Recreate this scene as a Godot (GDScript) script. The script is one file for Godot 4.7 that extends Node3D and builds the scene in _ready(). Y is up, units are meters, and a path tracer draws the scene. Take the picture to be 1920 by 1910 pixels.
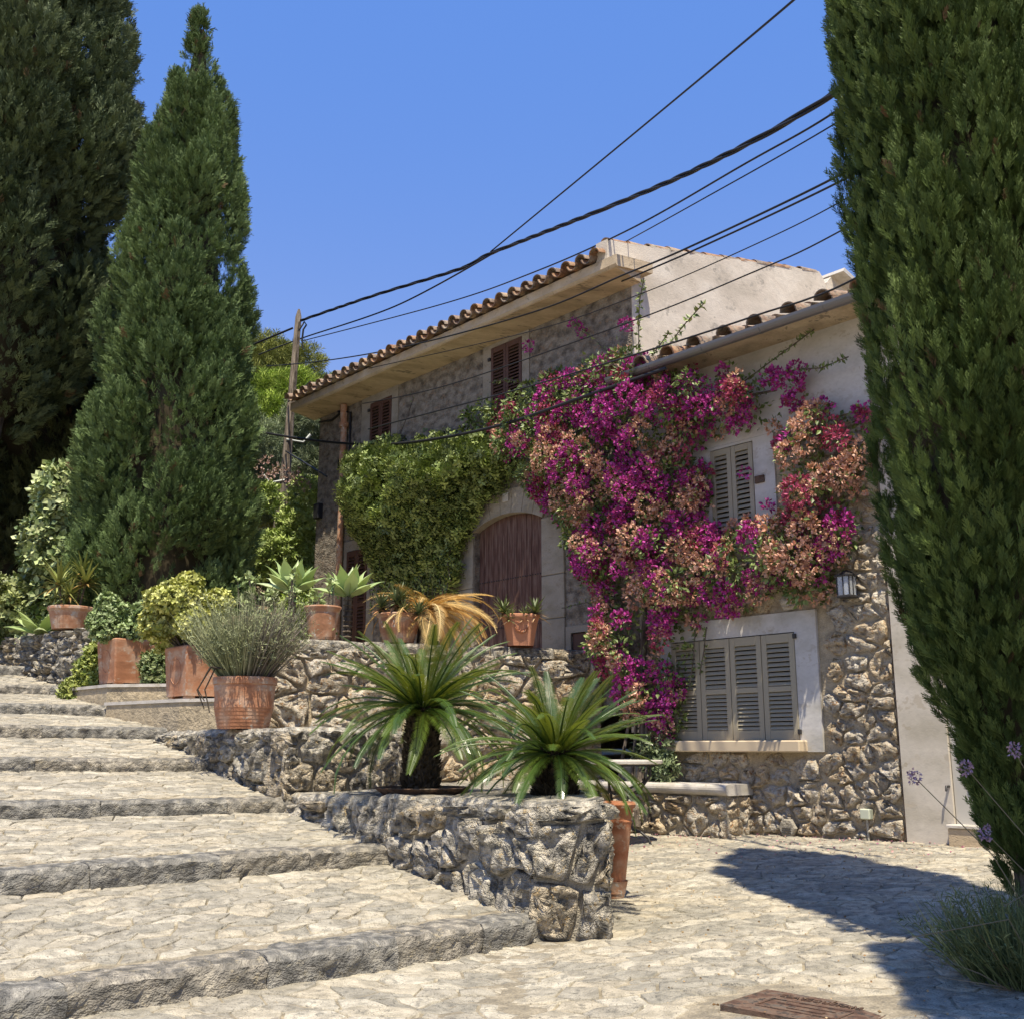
extends Node3D
# ------------------------------------------------------------------ frames and small helpers
# World: x right, y up, -z away from the viewer; y = 0 is the little square at the foot of the cottage.
var X_WALL := Vector3(0.6626, 0, 0.749)      # along the two house fronts, towards the right
var OUT := Vector3(-0.749, 0, 0.6626)        # out of the house fronts
var FT := Transform3D(Basis(X_WALL, Vector3.UP, OUT), Vector3(3.56, 0, -10.04))
var used := {}
var M := {}
var noise := FastNoiseLite.new()

func V(x: float, y: float, d: float) -> Vector3: return Vector3(x, y, -d)
func W(x: float, y: float, z: float) -> Vector3: return FT * Vector3(x, y, z)
func gy(x: float, d: float) -> float: return -0.370 + 0.0491 * x + 0.0194 * d + 0.077 * maxf(0.0, -x)
func rgen(s: int) -> RandomNumberGenerator:
	var r := RandomNumberGenerator.new(); r.seed = s * 7919 + 13; return r

func put(n: Node3D, called: String, parent: Node) -> Node3D:
	var key := str(parent.get_instance_id()) + called
	var k: int = used.get(key, 0)
	used[key] = k + 1
	n.name = called if k == 0 else "%s_%03d" % [called, k]
	parent.add_child(n, true)
	return n
func tag(o: Node, label: String, category := "", group := "", kind := "") -> Node:
	if label: o.set_meta("label", label)
	if category: o.set_meta("category", category)
	if group: o.set_meta("group", group)
	if kind: o.set_meta("kind", kind)
	return o
func thing(called: String, label: String, category: String, at := Transform3D(), group := "") -> Node3D:
	var o := Node3D.new(); o.transform = at
	put(o, called, self); tag(o, label, category, group)
	return o
func at(x: float, y: float, d: float, turn := 0.0) -> Transform3D: return Transform3D(Basis(Vector3.UP, turn), V(x, y, d))
func struct(called: String) -> Node3D:
	var o := Node3D.new(); put(o, called, self); o.set_meta("kind", "structure"); return o
func mi(mesh: Mesh, called: String, m: Material, parent: Node, kind := "", t := Transform3D()) -> MeshInstance3D:
	var o := MeshInstance3D.new(); o.mesh = mesh; o.material_override = m; o.transform = t
	put(o, called, parent)
	if kind: o.set_meta("kind", kind)
	return o

class MB:
	var st := SurfaceTool.new()
	var sg := 0
	var n := 0
	func _init() -> void: st.begin(Mesh.PRIMITIVE_TRIANGLES)
	func flat() -> void: st.set_smooth_group(-1)
	func smooth() -> void:
		sg += 1; st.set_smooth_group(sg)
	func tri(a: Vector3, b: Vector3, c: Vector3) -> void:
		st.add_vertex(a); st.add_vertex(b); st.add_vertex(c); n += 1
	func quad(a: Vector3, b: Vector3, c: Vector3, d: Vector3) -> void:
		tri(a, b, c); tri(a, c, d)
	func box(c: Vector3, s: Vector3, bas := Basis(), bev := 0.0) -> void:
		flat()
		var h := s * 0.5
		var b: float = minf(bev, minf(h.x, minf(h.y, h.z)) * 0.9)
		var i := Vector3(h.x - b, h.y - b, h.z - b)
		for ax in 3:
			for sn in [-1.0, 1.0]:
				var u := (ax + 1) % 3
				var w := (ax + 2) % 3
				var q: Array[Vector3] = []
				for k in [[-1, -1], [1, -1], [1, 1], [-1, 1]]:
					var p := Vector3.ZERO
					p[ax] = h[ax] * sn; p[u] = i[u] * k[0]; p[w] = i[w] * k[1]
					q.append(c + bas * p)
				if sn < 0: quad(q[0], q[1], q[2], q[3])
				else: quad(q[3], q[2], q[1], q[0])
		if b <= 0.0: return
		for ax in 3:
			var u := (ax + 1) % 3
			var w := (ax + 2) % 3
			for su in [-1.0, 1.0]:
				for sw in [-1.0, 1.0]:
					var q: Array[Vector3] = []
					for k in [[-1, 0], [1, 0], [1, 1], [-1, 1]]:
						var p := Vector3.ZERO
						p[ax] = i[ax] * k[0]
						p[u] = su * (h[u] if k[1] == 0 else i[u])
						p[w] = sw * (i[w] if k[1] == 0 else h[w])
						q.append(c + bas * p)
					if su * sw > 0: quad(q[3], q[2], q[1], q[0])
					else: quad(q[0], q[1], q[2], q[3])
		for sx in [-1.0, 1.0]:
			for sy in [-1.0, 1.0]:
				for sz in [-1.0, 1.0]:
					var p0 := c + bas * Vector3(sx * h.x, sy * i.y, sz * i.z)
					var p1 := c + bas * Vector3(sx * i.x, sy * h.y, sz * i.z)
					var p2 := c + bas * Vector3(sx * i.x, sy * i.y, sz * h.z)
					if sx * sy * sz > 0: tri(p2, p1, p0)
					else: tri(p0, p1, p2)
	func tube(pts: Array, rads: Array, k := 8, caps := true) -> void:
		smooth()
		var rings: Array = []
		var last := Vector3.ZERO
		for j in pts.size():
			var dir: Vector3 = (pts[mini(j + 1, pts.size() - 1)] - pts[maxi(j - 1, 0)]).normalized()
			var ref := last
			if ref == Vector3.ZERO: ref = Vector3.RIGHT if absf(dir.x) < 0.8 else Vector3.FORWARD
			var a := (ref - dir * ref.dot(dir)).normalized()
			last = a
			var b := dir.cross(a)
			var ring: Array[Vector3] = []
			for q in k:
				var an := TAU * q / k
				ring.append(pts[j] + (a * cos(an) + b * sin(an)) * rads[j])
			rings.append(ring)
		for j in pts.size() - 1:
			for q in k:
				quad(rings[j][q], rings[j + 1][q], rings[j + 1][(q + 1) % k], rings[j][(q + 1) % k])
		if caps:
			for e in [0, pts.size() - 1]:
				smooth()
				for q in k:
					if e == 0: tri(pts[0], rings[0][q], rings[0][(q + 1) % k])
					else: tri(pts[e], rings[e][(q + 1) % k], rings[e][q])
	func lathe(prof: Array, k := 28, c := Vector3.ZERO, sharp := true) -> void:
		smooth()
		for j in prof.size() - 1:
			if sharp: smooth()
			var p: Vector2 = prof[j]
			var r: Vector2 = prof[j + 1]
			for q in k:
				var a0 := TAU * q / k
				var a1 := TAU * (q + 1) / k
				var d0 := Vector3(cos(a0), 0, sin(a0))
				var d1 := Vector3(cos(a1), 0, sin(a1))
				quad(c + d0 * p.x + Vector3.UP * p.y, c + d1 * p.x + Vector3.UP * p.y, c + d1 * r.x + Vector3.UP * r.y, c + d0 * r.x + Vector3.UP * r.y)
	func sweep(prof: Array, frames: Array, closed := true, caps := true) -> void:
		# prof: Vector2 (x, y) in each frame's own xy plane
		var m := prof.size()
		for e in (m if closed else m - 1):
			smooth()
			for j in frames.size() - 1:
				var f: Transform3D = frames[j]
				var g: Transform3D = frames[j + 1]
				var p: Vector2 = prof[e]
				var q: Vector2 = prof[(e + 1) % m]
				quad(f * Vector3(p.x, p.y, 0), g * Vector3(p.x, p.y, 0), g * Vector3(q.x, q.y, 0), f * Vector3(q.x, q.y, 0))
		if caps:
			flat()
			var idx := Geometry2D.triangulate_polygon(PackedVector2Array(prof))
			for e in [0, frames.size() - 1]:
				var f: Transform3D = frames[e]
				for t in range(0, idx.size(), 3):
					var a: Vector2 = prof[idx[t]]
					var b: Vector2 = prof[idx[t + 1]]
					var c: Vector2 = prof[idx[t + 2]]
					tri(f * Vector3(a.x, a.y, 0), f * Vector3(b.x, b.y, 0), f * Vector3(c.x, c.y, 0))
	func prism(plan: PackedVector2Array, bottom: Array, top: Array, to3: Callable) -> void:
		flat()
		var m := plan.size()
		for e in m:
			var f := (e + 1) % m
			quad(to3.call(plan[e], bottom[e]), to3.call(plan[f], bottom[f]), to3.call(plan[f], top[f]), to3.call(plan[e], top[e]))
		var idx := Geometry2D.triangulate_polygon(plan)
		for t in range(0, idx.size(), 3):
			tri(to3.call(plan[idx[t]], top[idx[t]]), to3.call(plan[idx[t + 1]], top[idx[t + 1]]), to3.call(plan[idx[t + 2]], top[idx[t + 2]]))
			tri(to3.call(plan[idx[t]], bottom[idx[t]]), to3.call(plan[idx[t + 2]], bottom[idx[t + 2]]), to3.call(plan[idx[t + 1]], bottom[idx[t + 1]]))
	func done() -> ArrayMesh:
		st.generate_normals()
		return st.commit()

# many small leaves: transforms and tints collected into one MultiMesh
class Inst:
	var buf := PackedFloat32Array()
	var n := 0
	func add(b: Basis, o: Vector3, c: Color) -> void:
		buf.append_array(PackedFloat32Array([b.x.x, b.y.x, b.z.x, o.x, b.x.y, b.y.y, b.z.y, o.y, b.x.z, b.y.z, b.z.z, o.z, c.r, c.g, c.b, 1.0]))
		n += 1
func many(inst: Inst, called: String, mesh: Mesh, m: Material, parent: Node) -> void:
	if inst.n == 0: return
	var mm := MultiMesh.new()
	mm.transform_format = MultiMesh.TRANSFORM_3D
	mm.use_colors = true
	mm.mesh = mesh
	mm.instance_count = inst.n
	mm.buffer = inst.buf
	var o := MultiMeshInstance3D.new()
	o.multimesh = mm
	o.material_override = m
	put(o, called, parent)
	o.set_meta("kind", "stuff")
func aim(dir: Vector3, roll: float, s: float, wide := 1.0) -> Basis:
	var y := dir.normalized()
	var ref := Vector3.UP if absf(y.y) < 0.95 else Vector3.RIGHT
	var x := y.cross(ref).normalized()
	var z := x.cross(y)
	var c := cos(roll)
	var sn := sin(roll)
	return Basis((x * c + z * sn) * s * wide, y * s, (z * c - x * sn) * s * wide)
func rdir(r: RandomNumberGenerator) -> Vector3:
	var z := r.randf_range(-1, 1)
	var a := r.randf() * TAU
	var q := sqrt(1 - z * z)
	return Vector3(q * cos(a), z, q * sin(a))

# ------------------------------------------------------------------ textures and materials
func layer(seed: int, freq: float, oct: int, size: int, kind := 0) -> PackedByteArray:
	var f := FastNoiseLite.new()
	f.seed = seed; f.frequency = freq; f.fractal_octaves = oct
	f.noise_type = FastNoiseLite.TYPE_SIMPLEX_SMOOTH
	f.fractal_type = FastNoiseLite.FRACTAL_FBM
	if kind == 1: f.fractal_type = FastNoiseLite.FRACTAL_RIDGED
	if kind == 2:
		f.noise_type = FastNoiseLite.TYPE_CELLULAR
		f.cellular_return_type = FastNoiseLite.RETURN_DISTANCE
	var im := f.get_seamless_image(size, size, false, false, 0.12, true)
	im.convert(Image.FORMAT_L8)
	return im.get_data()
func ctex(seed: int, stops: Array, f1: float, f2: float, amp: float, crack := 0.0, size := 512, spot := Color(0, 0, 0, 0), spot_at := 0.7) -> ImageTexture:
	# stops: colours (linear) along coarse noise; fine grain; thin cracks; spots of another colour
	var a := layer(seed, f1, 5, size)
	var b := layer(seed + 1, f2, 3, size)
	var c := layer(seed + 2, f1 * 1.6, 4, size, 1)
	var s := layer(seed + 3, f1 * 1.3, 5, size)
	var lut: Array[Color] = []
	for k in 256:
		var t := clampf((k / 255.0 - 0.22) / 0.56, 0, 1) * (stops.size() - 1)
		var j := mini(int(t), stops.size() - 2)
		lut.append((stops[j] as Color).lerp(stops[j + 1], t - j))
	var out := PackedByteArray()
	out.resize(size * size * 3)
	for k in size * size:
		var q := lut[a[k]]
		if spot.a > 0.0:
			var h := clampf((s[k] / 255.0 - spot_at) * 11.0 + (b[k] - 128) * 0.022, 0, 1) * spot.a
			q = q.lerp(spot, h)
		var m := 1.0 + amp * (b[k] / 127.5 - 1.0)
		if crack > 0.0 and c[k] > 205: m *= 1.0 - crack * minf(1.0, (c[k] - 205) / 28.0)
		out[k * 3] = int(255.0 * sqrt(clampf(q.r * m, 0, 1)))
		out[k * 3 + 1] = int(255.0 * sqrt(clampf(q.g * m, 0, 1)))
		out[k * 3 + 2] = int(255.0 * sqrt(clampf(q.b * m, 0, 1)))
	var im := Image.create_from_data(size, size, false, Image.FORMAT_RGB8, out)
	im.generate_mipmaps()
	return ImageTexture.create_from_image(im)
func htex(seed: int, f1: float, mixes: Array, size := 512) -> ImageTexture:
	# mixes: shares of smooth, ridged, cellular and fine noise
	var a := layer(seed, f1, 5, size)
	var b := layer(seed + 1, f1, 4, size, 1)
	var c := layer(seed + 2, f1 * 2.0, 2, size, 2)
	var d := layer(seed + 3, f1 * 7.0, 2, size)
	var out := PackedByteArray()
	out.resize(size * size)
	var m0: float = mixes[0]
	var m1: float = mixes[1]
	var m2: float = mixes[2]
	var m3: float = mixes[3]
	for k in size * size:
		out[k] = clampi(int(a[k] * m0 + (255 - b[k]) * m1 + c[k] * m2 + d[k] * m3), 0, 255)
	return ImageTexture.create_from_image(Image.create_from_data(size, size, false, Image.FORMAT_L8, out))
func lin(r: float, g: float, b: float) -> Color: return Color(r, g, b)
func mat(tint: Color, tex: Texture2D, rough: float, scale: Vector3, height: Texture2D = null, cm := 0.0, world := true) -> StandardMaterial3D:
	var m := StandardMaterial3D.new()
	m.albedo_color = tint.linear_to_srgb()
	if tex: m.albedo_texture = tex
	m.roughness = rough
	m.uv1_triplanar = true
	m.uv1_world_triplanar = world
	m.uv1_triplanar_sharpness = 4.0
	m.uv1_scale = scale
	if height:
		m.heightmap_enabled = true
		m.heightmap_texture = height
		m.heightmap_scale = cm
	return m
func tints(base: StandardMaterial3D, list: Array) -> Array:
	var out := []
	for c in list:
		var m: StandardMaterial3D = base.duplicate()
		m.albedo_color = (c as Color).linear_to_srgb()
		out.append(m)
	return out
func leafmat(rough := 0.5, back := 0.25, spec := 0.5) -> StandardMaterial3D:
	var m := StandardMaterial3D.new()
	m.vertex_color_use_as_albedo = true
	m.albedo_color = Color.WHITE
	m.roughness = rough
	m.metallic_specular = spec
	m.cull_mode = BaseMaterial3D.CULL_DISABLED
	if back > 0:
		m.backlight_enabled = true
		m.backlight = Color(back, back, back * 0.6)
	return m

func materials() -> void:
	var rock := htex(11, 0.012, [0.35, 0.3, 0.2, 0.25])
	var crag := htex(41, 0.022, [0.2, 0.45, 0.25, 0.25])
	var grain := htex(21, 0.03, [0.3, 0.1, 0.2, 0.45])
	var smoothh := htex(31, 0.008, [0.75, 0.0, 0.0, 0.3])
	var c_pave := ctex(101, [lin(.36, .335, .275), lin(.43, .40, .33), lin(.49, .455, .375), lin(.54, .505, .42)], 0.012, 0.15, 0.24, 0.6, 720, lin(.27, .255, .215), 0.72)
	var c_warm := ctex(111, [lin(.40, .335, .25), lin(.56, .49, .375), lin(.64, .575, .46), lin(.68, .62, .52)], 0.014, 0.1, 0.25, 0.45, 512, lin(.40, .24, .11), 0.68)
	var c_grey := ctex(121, [lin(.15, .143, .125), lin(.33, .31, .265), lin(.52, .48, .40), lin(.66, .61, .51)], 0.014, 0.1, 0.32, 0.5, 512, lin(.45, .35, .2), 0.74)
	var c_kerb := ctex(131, [lin(.14, .135, .12), lin(.23, .22, .195), lin(.32, .30, .26), lin(.48, .45, .38)], 0.014, 0.11, 0.34, 0.5, 512, lin(.38, .34, .25), 0.78)
	var c_mort := ctex(141, [lin(.33, .305, .255), lin(.42, .385, .315), lin(.50, .46, .38)], 0.014, 0.1, 0.28, 0.3)
	var c_lime := ctex(151, [lin(.50, .48, .43), lin(.6, .58, .54), lin(.65, .63, .60)], 0.008, 0.07, 0.08, 0.12, 512, lin(.46, .42, .35), 0.8)
	var c_gable := ctex(161, [lin(.56, .50, .41), lin(.68, .61, .51), lin(.74, .68, .58)], 0.007, 0.06, 0.1, 0.15, 512, lin(.36, .33, .28), 0.74)
	var c_old := ctex(171, [lin(.12, .10, .08), lin(.22, .19, .15), lin(.31, .275, .22), lin(.36, .32, .26)], 0.016, 0.07, 0.3, 0.5, 512, lin(.28, .2, .13), 0.7)
	var c_clay := ctex(181, [lin(.34, .155, .075), lin(.44, .205, .105), lin(.48, .25, .14), lin(.53, .35, .24)], 0.007, 0.05, 0.12, 0.0, 384, lin(.5, .42, .34), 0.72)
	var c_wood := ctex(191, [lin(.075, .03, .02), lin(.12, .05, .033), lin(.17, .085, .06), lin(.26, .18, .14)], 0.02, 0.07, 0.25, 0.3, 384)
	var c_bark := ctex(201, [lin(.08, .06, .045), lin(.17, .135, .1), lin(.26, .215, .17)], 0.02, 0.08, 0.25, 0.4, 384)
	var c_tile := ctex(211, [lin(.24, .15, .1), lin(.35, .24, .165), lin(.42, .33, .24), lin(.30, .28, .235)], 0.014, 0.08, 0.2, 0.0, 384, lin(.12, .11, .09), 0.66)
	var c_soil := ctex(221, [lin(.1, .075, .05), lin(.2, .16, .11), lin(.3, .25, .18)], 0.02, 0.09, 0.3, 0.0, 384)
	M.pave = tints(mat(Color.WHITE, c_pave, 0.9, Vector3(0.95, 0.95, 0.85), crag, 1.6), [lin(1.04, 1.03, 1.0), lin(.68, .68, .67), lin(.94, .9, .83), lin(.8, .79, .77), lin(.98, .95, .89), lin(.74, .73, .71)])
	M.joint = mat(lin(.74, .7, .62), c_mort, 0.95, Vector3.ONE * 1.1, crag, 1.6)
	M.kerb = tints(mat(Color.WHITE, c_kerb, 0.92, Vector3.ONE * 1.3, crag, 3.0), [lin(1, 1, 1), lin(.85, .86, .87), lin(1, .97, .92)])
	M.warm = tints(mat(Color.WHITE, c_warm, 0.9, Vector3.ONE * 1.5, crag, 4.5), [lin(1, 1, 1), lin(.85, .83, .8), lin(1, .92, .8), lin(.95, .97, 1)])
	M.grey = tints(mat(Color.WHITE, c_grey, 0.92, Vector3.ONE * 1.5, crag, 5.0), [lin(1, 1, 1), lin(.78, .78, .78), lin(1, .93, .82), lin(1, 1, .98)])
	M.mortar = mat(lin(.92, .91, .88), c_mort, 0.95, Vector3.ONE * 1.1, crag, 2.0)
	M.mortar_tan = mat(lin(1.08, .98, .82), c_mort, 0.95, Vector3.ONE * 1.1, crag, 1.6)
	M.white = mat(lin(1, 1, 1), c_lime, 0.85, Vector3.ONE * 0.6, smoothh, 0.5)
	M.ashlar = mat(lin(.58, .525, .44), c_lime, 0.9, Vector3.ONE * 0.9, crag, 1.2)
	M.gable = mat(lin(1, 1, 1), c_gable, 0.9, Vector3.ONE * 0.35, grain, 0.7)
	M.old = mat(lin(1, 1, 1), c_old, 0.95, Vector3.ONE * 0.8, rock, 4.5)
	M.soffit = mat(lin(.88, .76, .6), c_gable, 0.9, Vector3(0.3, 0.9, 0.9), grain, 0.8)
	M.cornice = mat(lin(.85, .76, .62), c_gable, 0.9, Vector3.ONE * 0.6, grain, 0.8)
	M.clay = mat(lin(1, 1, 1), c_clay, 0.8, Vector3.ONE * 1.3, grain, 0.5)
	M.clay_pale = mat(lin(1.08, 1.2, 1.28), c_clay, 0.85, Vector3.ONE * 1.5, grain, 0.5)
	M.clay_red = mat(lin(1.02, .86, .74), c_clay, 0.78, Vector3.ONE * 1.7, grain, 0.4)
	M.wood = mat(lin(1, 1, 1), c_wood, 0.75, Vector3(4.5, 0.28, 4.5), grain, 0.6)
	M.brown = mat(lin(.10, .045, .028), null, 0.6, Vector3.ONE)
	M.taupe = mat(lin(.36, .32, .23), smoothh, 0.55, Vector3.ONE * 0.4)
	M.taupe.albedo_texture = null
	M.bark = mat(lin(1, 1, 1), c_bark, 0.95, Vector3(2.5, 0.5, 2.5), grain, 2.0)
	M.pole = mat(lin(1.55, 1.6, 1.65), c_bark, 0.95, Vector3(4, 0.3, 4), grain, 1.0)
	M.tile = tints(mat(Color.WHITE, c_tile, 0.9, Vector3.ONE * 1.2, grain, 0.6), [lin(1, 1, 1), lin(.8, .82, .85), lin(1.1, .9, .72), lin(1.2, 1.15, 1.05)])
	M.soil = mat(lin(1, 1, 1), c_soil, 1.0, Vector3.ONE * 1.5, grain, 2.0)
	M.earth = mat(lin(1.1, 1.05, .95), c_soil, 1.0, Vector3.ONE * 0.6, grain, 2.0)
	M.slab = mat(lin(.95, .92, .88), c_lime, 0.7, Vector3.ONE * 1.2, grain, 0.3)
	M.iron = mat(lin(.03, .028, .028), null, 0.5, Vector3.ONE)
	M.zinc = mat(lin(.20, .20, .21), null, 0.45, Vector3.ONE); M.zinc.metallic = 0.5
	M.rust = mat(lin(.3, .3, .3), c_tile, 0.8, Vector3.ONE * 2.0, grain, 0.6)
	M.rust.albedo_color = lin(.42, .36, .34).linear_to_srgb()
	M.cable = mat(lin(.012, .012, .014), null, 0.6, Vector3.ONE)
	M.pale = mat(lin(.62, .64, .58), null, 0.6, Vector3.ONE)
	M.door_white = mat(lin(.50, .475, .42), null, 0.55, Vector3.ONE)
	M.dark = mat(lin(.05, .045, .04), null, 0.9, Vector3.ONE)
	M.glass = mat(lin(.9, .95, 1), null, 0.05, Vector3.ONE)
	M.glass.transparency = BaseMaterial3D.TRANSPARENCY_ALPHA
	M.glass.albedo_color.a = 0.25
	M.leaf = leafmat(0.5, 0.3)
	M.gloss = leafmat(0.32, 0.22, 0.6)
	M.needle = leafmat(0.65, 0.15, 0.3)
	M.bract = leafmat(0.7, 0.5, 0.2)
	M.straw = leafmat(0.8, 0.3, 0.2)
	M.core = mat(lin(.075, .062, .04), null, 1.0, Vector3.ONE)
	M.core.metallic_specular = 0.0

# ------------------------------------------------------------------ stones
# cells of a w x h patch: irregular polygons with gaps between them
func cells(w: float, h: float, sx: float, sy: float, jit: float, gap: float, seed: int) -> Array:
	var r := rgen(seed)
	var nx := int(ceil(w / sx)) + 2
	var ny := int(ceil(h / sy)) + 2
	var pts: Array = []
	for j in ny:
		var row := PackedVector2Array()
		for i in nx:
			if r.randf() < 0.2:
				row.append(Vector2(-99, -99)); continue
			row.append(Vector2(i - 1 + 0.5 + (0.5 if j % 2 else 0.0) - 0.25 + r.randf_range(-jit, jit), j - 1 + 0.5 + r.randf_range(-jit, jit)))
		pts.append(row)
	var out: Array = []
	var g := gap / (sx + sy)
	for j in ny:
		for i in nx:
			var p: Vector2 = pts[j][i]
			if p.x < -50: continue
			var poly := PackedVector2Array([Vector2(maxf(p.x - 1.6, 0), maxf(p.y - 1.6, 0)), Vector2(minf(p.x + 1.6, w / sx), maxf(p.y - 1.6, 0)), Vector2(minf(p.x + 1.6, w / sx), minf(p.y + 1.6, h / sy)), Vector2(maxf(p.x - 1.6, 0), minf(p.y + 1.6, h / sy))])
			if poly[1].x <= poly[0].x + 0.1 or poly[2].y <= poly[1].y + 0.1: continue
			for dj in range(-2, 3):
				for di in range(-2, 3):
					if (di == 0 and dj == 0) or j + dj < 0 or j + dj >= ny or i + di < 0 or i + di >= nx: continue
					var q: Vector2 = pts[j + dj][i + di]
					if q.x < -50: continue
					var nrm := (q - p)
					var dist := nrm.length()
					if dist < 0.01 or dist > 3.0: continue
					nrm /= dist
					poly = clip(poly, nrm, nrm.dot((p + q) * 0.5) - g)
					if poly.size() < 3: break
				if poly.size() < 3: break
			if poly.size() < 3: continue
			var res := PackedVector2Array()
			for v in poly:
				var s := Vector2(v.x * sx, v.y * sy)
				if res.is_empty() or res[res.size() - 1].distance_to(s) > 0.012: res.append(s)
			if res.size() < 3: continue
			var ar := 0.0
			for k in res.size(): ar += res[k].cross(res[(k + 1) % res.size()])
			if absf(ar) * 0.5 < sx * sy * 0.12: continue
			out.append(res)
	return out
func clip(poly: PackedVector2Array, n: Vector2, d: float) -> PackedVector2Array:
	var out := PackedVector2Array()
	var m := poly.size()
	for k in m:
		var a := poly[k]
		var b := poly[(k + 1) % m]
		var da := n.dot(a) - d
		var db := n.dot(b) - d
		if da <= 0: out.append(a)
		if (da < 0 and db > 0) or (da > 0 and db < 0): out.append(a.lerp(b, da / (da - db)))
	return out
func middle(p: PackedVector2Array) -> Vector2:
	var c := Vector2.ZERO
	for v in p: c += v
	return c / p.size()
# one stone into mb: rings from the joint up to a rough crown
func stone(mb: MB, poly: PackedVector2Array, mp: Callable, nrm: Vector3, h: float, rough: float, base: float, rings: Array, round_ := 0.3) -> void:
	var pts := PackedVector2Array()
	var per := 0.0
	for k in poly.size(): per += poly[k].distance_to(poly[(k + 1) % poly.size()])
	var step := per / (9.0 if rings.size() < 5 else 13.0)
	for k in poly.size():
		var a := poly[k]
		var b := poly[(k + 1) % poly.size()]
		var s := maxi(1, int(round(a.distance_to(b) / step)))
		for q in s: pts.append(a.lerp(b, float(q) / s))
	var c := middle(pts)
	var rad := 0.0
	for v in pts: rad += v.distance_to(c)
	rad /= pts.size()
	var n := pts.size()
	mb.smooth()
	var prev: Array[Vector3] = []
	for ri in rings.size():
		var sc: float = rings[ri][0]
		var hh: float = rings[ri][1]
		var cur: Array[Vector3] = []
		for k in n:
			var off := pts[k] - c
			# corners are rounded towards a disc
			var rr := lerpf(off.length(), minf(off.length(), rad * 1.12), round_)
			var uv := c + off.normalized() * rr * sc
			var p: Vector3 = mp.call(uv)
			var nz := noise.get_noise_3d(p.x * 9.0, p.y * 9.0, p.z * 9.0) + 0.6 * noise.get_noise_3d(p.x * 27.0, p.y * 27.0, p.z * 27.0)
			var y := -base if ri == 0 else h * hh + rough * nz * 1.5
			if rings.size() > 4 and ri > 0:
				# ledges and hollows of broken limestone
				var cr := absf(noise.get_noise_3d(p.x * 16.0 + 7.0, p.y * 22.0, p.z * 16.0)) + 0.5 * absf(noise.get_noise_3d(p.x * 44.0, p.y * 60.0 + 3.0, p.z * 44.0))
				y += rough * (0.55 - cr * 2.2)
				p += Vector3(noise.get_noise_3d(p.x * 20.0, p.y * 20.0, p.z * 20.0 + 9.0), noise.get_noise_3d(p.x * 20.0, p.y * 20.0 + 19.0, p.z * 20.0), noise.get_noise_3d(p.x * 20.0 + 29.0, p.y * 20.0, p.z * 20.0)) * rough * 0.5
			cur.append(p + nrm * y)
		if ri > 0:
			for k in n: mb.quad(prev[k], prev[(k + 1) % n], cur[(k + 1) % n], cur[k])
		prev = cur
	var top: Vector3 = mp.call(c)
	top += nrm * (h + rough * noise.get_noise_3d(top.x * 9.0, top.y * 9.0, top.z * 9.0))
	for k in n: mb.tri(prev[k], prev[(k + 1) % n], top)
const LUMP := [[1.0, 0.0], [0.97, 0.45], [0.84, 0.85], [0.62, 0.98], [0.3, 1.02]]
const FLAT := [[1.0, 0.0], [0.985, 0.86], [0.93, 0.98], [0.5, 1.0]]
# stones over a four-cornered face (a left bottom, b right bottom, c right top, d left top), as parts of parent
func face_stones(parent: Node, a: Vector3, b: Vector3, c: Vector3, d: Vector3, sx: float, sy: float, h: float, rough: float, mats: Array, seed: int, called := "stone", skip = null, limit := 9999) -> void:
	var w := (a.distance_to(b) + d.distance_to(c)) * 0.5
	var ht := (a.distance_to(d) + b.distance_to(c)) * 0.5
	var nrm := (b - a).cross(d - a).normalized()
	var mp := func(uv: Vector2) -> Vector3:
		var u := uv.x / w
		var v := uv.y / ht
		return a.lerp(b, u).lerp(d.lerp(c, u), v)
	var r := rgen(seed + 5)
	var k := 0
	var rest := MB.new()
	for poly in cells(w, ht, sx, sy, 0.44, 0.018, seed):
		var m := middle(poly)
		if skip != null and skip.call(m): continue
		var hh := h * r.randf_range(0.6, 1.25)
		if k < limit:
			var mb := MB.new()
			stone(mb, poly, mp, nrm, hh, rough, 0.03, LUMP)
			mi(mb.done(), called, mats[r.randi() % mats.size()], parent)
		else: stone(rest, poly, mp, nrm, hh, rough, 0.03, LUMP)
		k += 1
	if rest.n: mi(rest.done(), called, mats[0], parent, "stuff")
# paving over a patch; the nearest stones are parts, the rest one piece
func pave(parent: Node, polys: Array, mp: Callable, mats: Array, limit: int, seed: int, h := 0.013, rough := 0.010, nrm := Vector3.UP) -> void:
	var r := rgen(seed)
	var rest: Array = []
	for q in mats.size(): rest.append(MB.new())
	var k := 0
	for poly in polys:
		var hh := h * r.randf_range(0.7, 1.3)
		if k < limit:
			var mb := MB.new()
			stone(mb, poly, mp, nrm, hh, rough, 0.03, FLAT, 0.12)
			mi(mb.done(), "paving_stone", mats[r.randi() % mats.size()], parent)
		else: stone(rest[r.randi() % rest.size()], poly, mp, nrm, hh, rough, 0.03, FLAT, 0.12)
		k += 1
	for q in rest.size():
		if rest[q].n: mi(rest[q].done(), "paving_stone", mats[q], parent, "stuff")
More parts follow.
